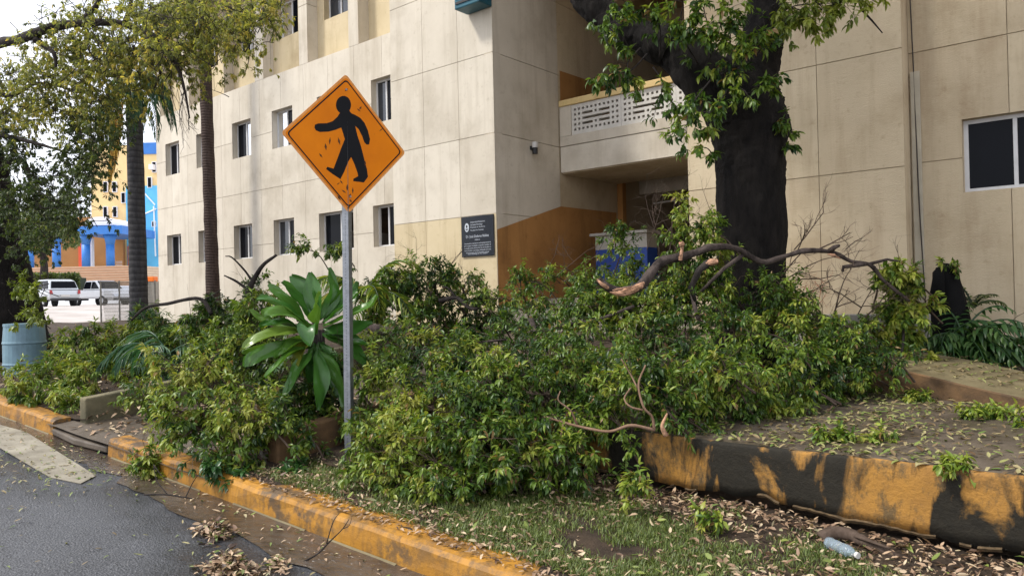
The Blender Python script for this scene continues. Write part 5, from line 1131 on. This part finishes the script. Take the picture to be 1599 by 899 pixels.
def pinnate(label, base, D, n, L, ll, m, seed, el=(.3, 1.2), lw=.05, nl=9, drop=1.4, name='leafy_plant'):
    g = np.random.default_rng(seed); b = P(*base, D=D); o = empty(name, tuple(b), label, 'plant', 'plants along the stucco wall')
    for i in range(n):
        az = g.uniform(0, 6.28); e = g.uniform(*el); bb = b + np.array([g.normal(0, .1), g.normal(0, .06), 0])
        frond(o, g, bb, np.array([math.cos(az) * math.cos(e), math.sin(az) * math.cos(e) - .15, math.sin(e)]), L * g.uniform(.7, 1.15), drop, nl, ll, lw, M[m], M[m], .45, (.1, 1))
pinnate('deep green plant with paired leaflets at the foot of the black stump', (1498, 545), 8.2, 38, .85, .17, 'leaf_deep', 2, lw=.06)
pinnate('deep green plant with paired leaflets just right of the black stump', (1535, 555), 8.3, 30, .72, .15, 'leaf_deep', 3, lw=.055)
pinnate('light green low plant on the ramp edge below the black stump', (1512, 575), 7.7, 8, .3, .11, 'leaf', 5, (.1, .9), .045)
pinnate('green bush at the right edge of the photograph under the window', (1592, 565), 8.2, 30, .62, .16, 'leaf_deep', 6, lw=.075)
pinnate('dull green low plant between the stump and the right edge bush', (1560, 580), 8.1, 10, .36, .12, 'leaf_dark', 7, lw=.05)
fan_palm('thin spiky grey palm leaves behind the black stump', (1520, 480), 8.8, .45, 6, 9, 'leaf_dark', .12, (.4, 1.3), .1, .9, nl=10)
bare('arched brown bare stems between the two green plants by the wall', [(1548,575,8.2,1562,500,.008,1),(1555,575,8.2,1580,505,.006,1),(1562,575,8.2,1590,520,.006,1)], seed=12, name='bare_plant', up=-.5, kids=2)
bare('reddish dry twigs beside the black trunk before the cement ledge', [(1250,490,7.9,1245,455,.006,3),(1270,492,7.9,1285,455,.006,3),(1262,490,7.9,1262,450,.006,3)], seed=14, m='brick')

# ---- small things on the lawn and road
bo = empty('plastic_bottle', tuple(P(1316, 855, D=4.15)), 'clear plastic bottle lying in the leaf litter by the root', 'bottle')
A_, B_ = P(1292, 846, Z=.175), P(1342, 868, Z=.165); dv = B_ - A_
pr = [(0, .026), (.02, .033), (.12, .034), (.2, .031), (.3, .034), (.42, .031), (.55, .034), (.68, .033), (.8, .022), (.86, .015), (.9, .014)]
mb = MB(); mb.tube([A_ + dv * t for t, r in pr], [r for t, r in pr], 16); mb.build('body', M['bottle'], bo, True)
mb = MB(); mb.tube([A_ + dv * .9, A_ + dv * .97], .017, 12); mb.build('cap', M['lamp_white'], bo)
stick('thick brown root lying at the foot of the ochre wall beside the bottle', [(1284,842,4.32),(1296,834,4.32),(1325,834,4.28),(1350,846,4.2),(1380,860,4.12),(1408,874,4.05)], .05, .02, 'bark_brown', kids=[([(1335,836,4.22),(1360,845,4.14),(1390,856,4.06)], .014, .008)], name='root', cat='root', nt=10)

def litter(name, n, fx_, m, L=(.05, .10), tone=(0, 1), lift=.02, wr=.5, seed=1, parent=None, flat=.35, kind='stuff'):
    g = np.random.default_rng(seed); pts = np.array([fx_(g) for _ in range(n)]); pts[:, 2] += g.uniform(.004, lift, n)
    az = g.uniform(0, 6.28, n); d = norm(np.stack([np.cos(az), np.sin(az), g.normal(0, flat * .6, n)], 1)); up = norm(np.array([0, 0, 1.0]) + g.normal(0, flat, (n, 3)))
    me = leaves_mesh(name, pts, d, up, g.uniform(*L, n), wr * g.uniform(.7, 1.2, n), np.clip(g.uniform(tone[0], tone[1], n), 0, 1), g.uniform(-.5, .5, n))
    return link(name, me, M[m], parent, kind)
def f_lawn(g):
    while True:
        x, y = g.uniform(-5.3, .6), g.uniform(3.12, 4.74)
        if g.random() < .12 + .8 * max(0, fn(x, y, 1.4) + .25) + (.5 if y > 4.2 else 0) + (.35 if x > -1.6 else 0) + (.55 if y < 3.4 else 0): return (x, y, lawn_z(x, y))
litter('lawn_litter', 7000, f_lawn, 'litter', (.016, .058), (.1, .84), .03, .42, seed=61, flat=.5)
litter('lawn_litter', 300, f_lawn, 'litter', (.04, .08), (.84, 1), .045, .42, seed=62)
def f_terr(g):
    while True:
        x, y = g.uniform(-3.4, 1.6), g.uniform(4.77, 8.2)
        if g.random() < .35 + .9 * fn(x, y, .9) + (.35 if y < 5.1 else 0): return (x, y, .569)
litter('terrace_litter', 4200, f_terr, 'litter_green', (.035, .08), (0, 1), .012, .42, 63, flat=.12)
def f_ramp(g):
    u = g.uniform(0, 1); i = g.integers(4, len(RP) * 8 - 14); p = np.array(spline(RP, 8)[i]); return (p[0] + .05 + .4 * u, p[1] + .15 + 1.2 * u, p[2] + .015)
litter('ramp_litter', 1200, f_ramp, 'litter_green', (.03, .07), (0, 1), .01, .42, 64, flat=.12)
def f_path(g):
    x, y = g.uniform(-8.4, -5.6), g.uniform(3.0, 6) ; return (x, y, path_z(x, y))
litter('path_litter', 1100, f_path, 'litter', (.04, .09), (.2, .82), .02, .5, 65, flat=.2)
def f_bed(g):
    x, y = g.uniform(-13, -8.3), g.uniform(3.15, 5.5); return (x, y, bed_z(x, y))
litter('planter_litter', 1500, f_bed, 'litter', (.04, .09), (0, .84), .03, .5, 66)
def f_road(g):
    while True:
        x, y = g.uniform(-11, -2.6), g.uniform(.6, 2.9)
        if g.random() < .1 + .6 * max(0, fn(x, y, 1.0)): return (x, y, zr(x) + .012)
litter('road_litter', 520, f_road, 'litter_green', (.018, .06), (.15, 1), .006, .36, 67, flat=.08)
def f_patch(g):
    p = P(g.normal(75, 75), g.normal(725, 22), Z=.2); return (p[0], p[1], zr(p[0]) + .016)
litter('road_litter', 260, f_patch, 'litter_green', (.02, .07), (.2, 1), .006, .36, 85, flat=.08)
def f_gut(g):
    x = g.uniform(-9, -2.4); return (x, 2.86 - abs(g.normal(0, .12)), zr(x) + .016)
litter('gutter_litter', 170, f_gut, 'litter', (.02, .06), (.2, 1), .006, .4, 86, flat=.08)
def f_foot(g):
    x = g.uniform(-4, 1.2); y = 4.70 - abs(g.normal(0, .12)); return (x, y, lawn_z(x, y) + .01)
litter('wall_foot_litter', 500, f_foot, 'litter', (.03, .07), (0, .7), .03, .5, 68)
def f_kerb(g):
    x = g.uniform(-5.2, -1.2); y = 2.97 + abs(g.normal(.08, .08)); return (x, y, max(zr(x) + .182, lawn_z(x, y) + .005 if y > 3.1 else 0))
litter('kerb_litter', 700, f_kerb, 'litter', (.015, .05), (0, .7), .015, .5, 69, flat=.2)
# sodden leaf piles on the road
def pile(label, cx, cy, rx, ry, n, seed, h, tone=(-.25, .95)):
    g0 = np.random.default_rng(seed); rx *= .8; ry *= .75; c = P(cx, cy, Z=zr(-5) + .03)
    e1 = P(cx + rx, cy, Z=.08) - P(cx, cy, Z=.08); e2 = P(cx, cy - ry, Z=.08) - P(cx, cy, Z=.08)
    def fp(g):
        r = min(abs(g.normal(0, .5)), 1.15); a = g.uniform(0, 6.28); p = c + e1 * r * math.cos(a) * (1 + .3 * math.sin(2 * a + seed)) + e2 * r * math.sin(a) * (1 + .4 * math.sin(3 * a + seed))
        return (p[0], p[1], zr(p[0]) + .012 + g.uniform(0, h) * max(0, 1 - r))
    o = litter('leaf_pile', n, fp, 'litter', (.025, .062), tone, .02, .5, seed, flat=.4, kind='stuff'); tag(o, label, 'leaf pile', 'leaf piles on the road')
pile('small brown leaf pile on the asphalt near the gutter', 336, 826, 36, 15, 620, 71, .07)
pile('larger brown and green leaf pile at the bottom edge of the road', 362, 880, 55, 32, 1500, 72, .1)
pile('thin scatter of sodden leaves beside the trailing twig', 432, 868, 26, 14, 120, 73, .04, (.3, 1))
# leafy clumps lying on the terrace
def sprig(label, cx, cy, rx, ry, n, D, m='leaf', tone=.7, L=.058):
    g = np.random.default_rng(int(cx)); sp = []; wd = MB(); first = None
    for _ in range(n):
        a, r = g.uniform(0, 6.28), math.sqrt(g.uniform(0, 1)); p = P(cx + rx * r * math.cos(a), cy + ry * r * math.sin(a), D=D); first = p if first is None else first
        sp += grow(wd, [p + np.array([.1, .1, -.03]), p], g, 3, .12, (0, 0, .2), .005, 2, .2, .4, tone)
    o = empty('leafy_sprig', tuple(first), label, 'leafy sprig', 'leafy sprigs lying on the ground'); wd.build('twig', M['bark_brown'], o, kind='stuff'); spray_leaves('foliage', sp, 6, L, M[m], o, .45, .5, 1.3, (0, .95), rg=g)
D57 = lambda x, y: -np.dot(P(x, y, Z=.585) - EYEP, RW @ np.array([0, 0, 1.0]))
for lab, cx, cy, rx, ry, n in (('green leafy sprig near the wall edge in the middle of the terrace', 1298, 683, 16, 8, 9), ('pair of green leafy sprigs lying by the ramp wall at the right edge', 1530, 648, 34, 8, 16), ('green leafy sprig below the ramp wall, left of the other two', 1428, 622, 18, 5, 8), ('yellow green sprig hanging on the lip of the ochre wall', 1478, 725, 10, 3, 3), ('small green sprig in the middle of the terrace litter', 1360, 683, 12, 5, 5), ('green sprig at the right edge of the terrace', 1596, 660, 8, 5, 5)):
    sprig(lab, cx, cy, rx, ry, n, D57(cx, cy) - .02)
for lab, cx, cy, rx, ry, n, D in (('green shoot standing on the terrace in front of the ramp wall', 1318, 600, 16, 34, 16, 7.0), ('yellow green sprig at the right foot of the heap', 1190, 630, 18, 14, 8, 6.0), ('pale sprig on the terrace right of the heap', 1240, 640, 10, 9, 4, 6.0),
        ('green sprig lying on the lawn under the ochre wall', 985, 750, 14, 14, 6, 4.75), ('broad green weed in the litter under the ochre wall', 1105, 815, 8, 12, 3, 4.4)): sprig(lab, cx, cy, rx, ry, n, D)
# grass
gg = np.random.default_rng(81); n = 52000; B = []
while len(B) < n:
    x, y = gg.uniform(-5.3, .4), gg.uniform(3.1, 4.7)
    q = fn(x, y, 2.2) + .5 * fn(x, y, 6); 
    if gg.random() < .5 + 1.1 * q - .38 * max(0, x + 2.2) - (.35 if y > 4.35 else 0): B.append((x, y, lawn_z(x, y)))
B = np.array(B); az = gg.uniform(0, 6.28, n); lean = gg.uniform(.1, 1.1, n); hh = gg.uniform(.015, .05, n)
d = norm(np.stack([np.cos(az) * lean, np.sin(az) * lean, np.ones(n)], 1)); sdn = np.stack([-np.sin(az), np.cos(az), 0 * az], 1)
w_ = gg.uniform(.0015, .0032, n)[:, None]; v = np.stack([B - sdn * w_, B + sdn * w_, B + d * hh[:, None] * .6 + sdn * w_ * .8, B + d * hh[:, None] * .6 - sdn * w_ * .8, B + d * hh[:, None] + np.stack([np.cos(az), np.sin(az), -.3 + 0 * az], 1) * (hh * .25)[:, None]], 1)
me = mesh_from('grass', v.reshape(-1, 3), [(0, 1, 2, 3), (3, 2, 4)], n, 5, np.clip(gg.normal(.45, .25, n), 0, 1), True)
link('grass', me, M['grass'], None, 'stuff')
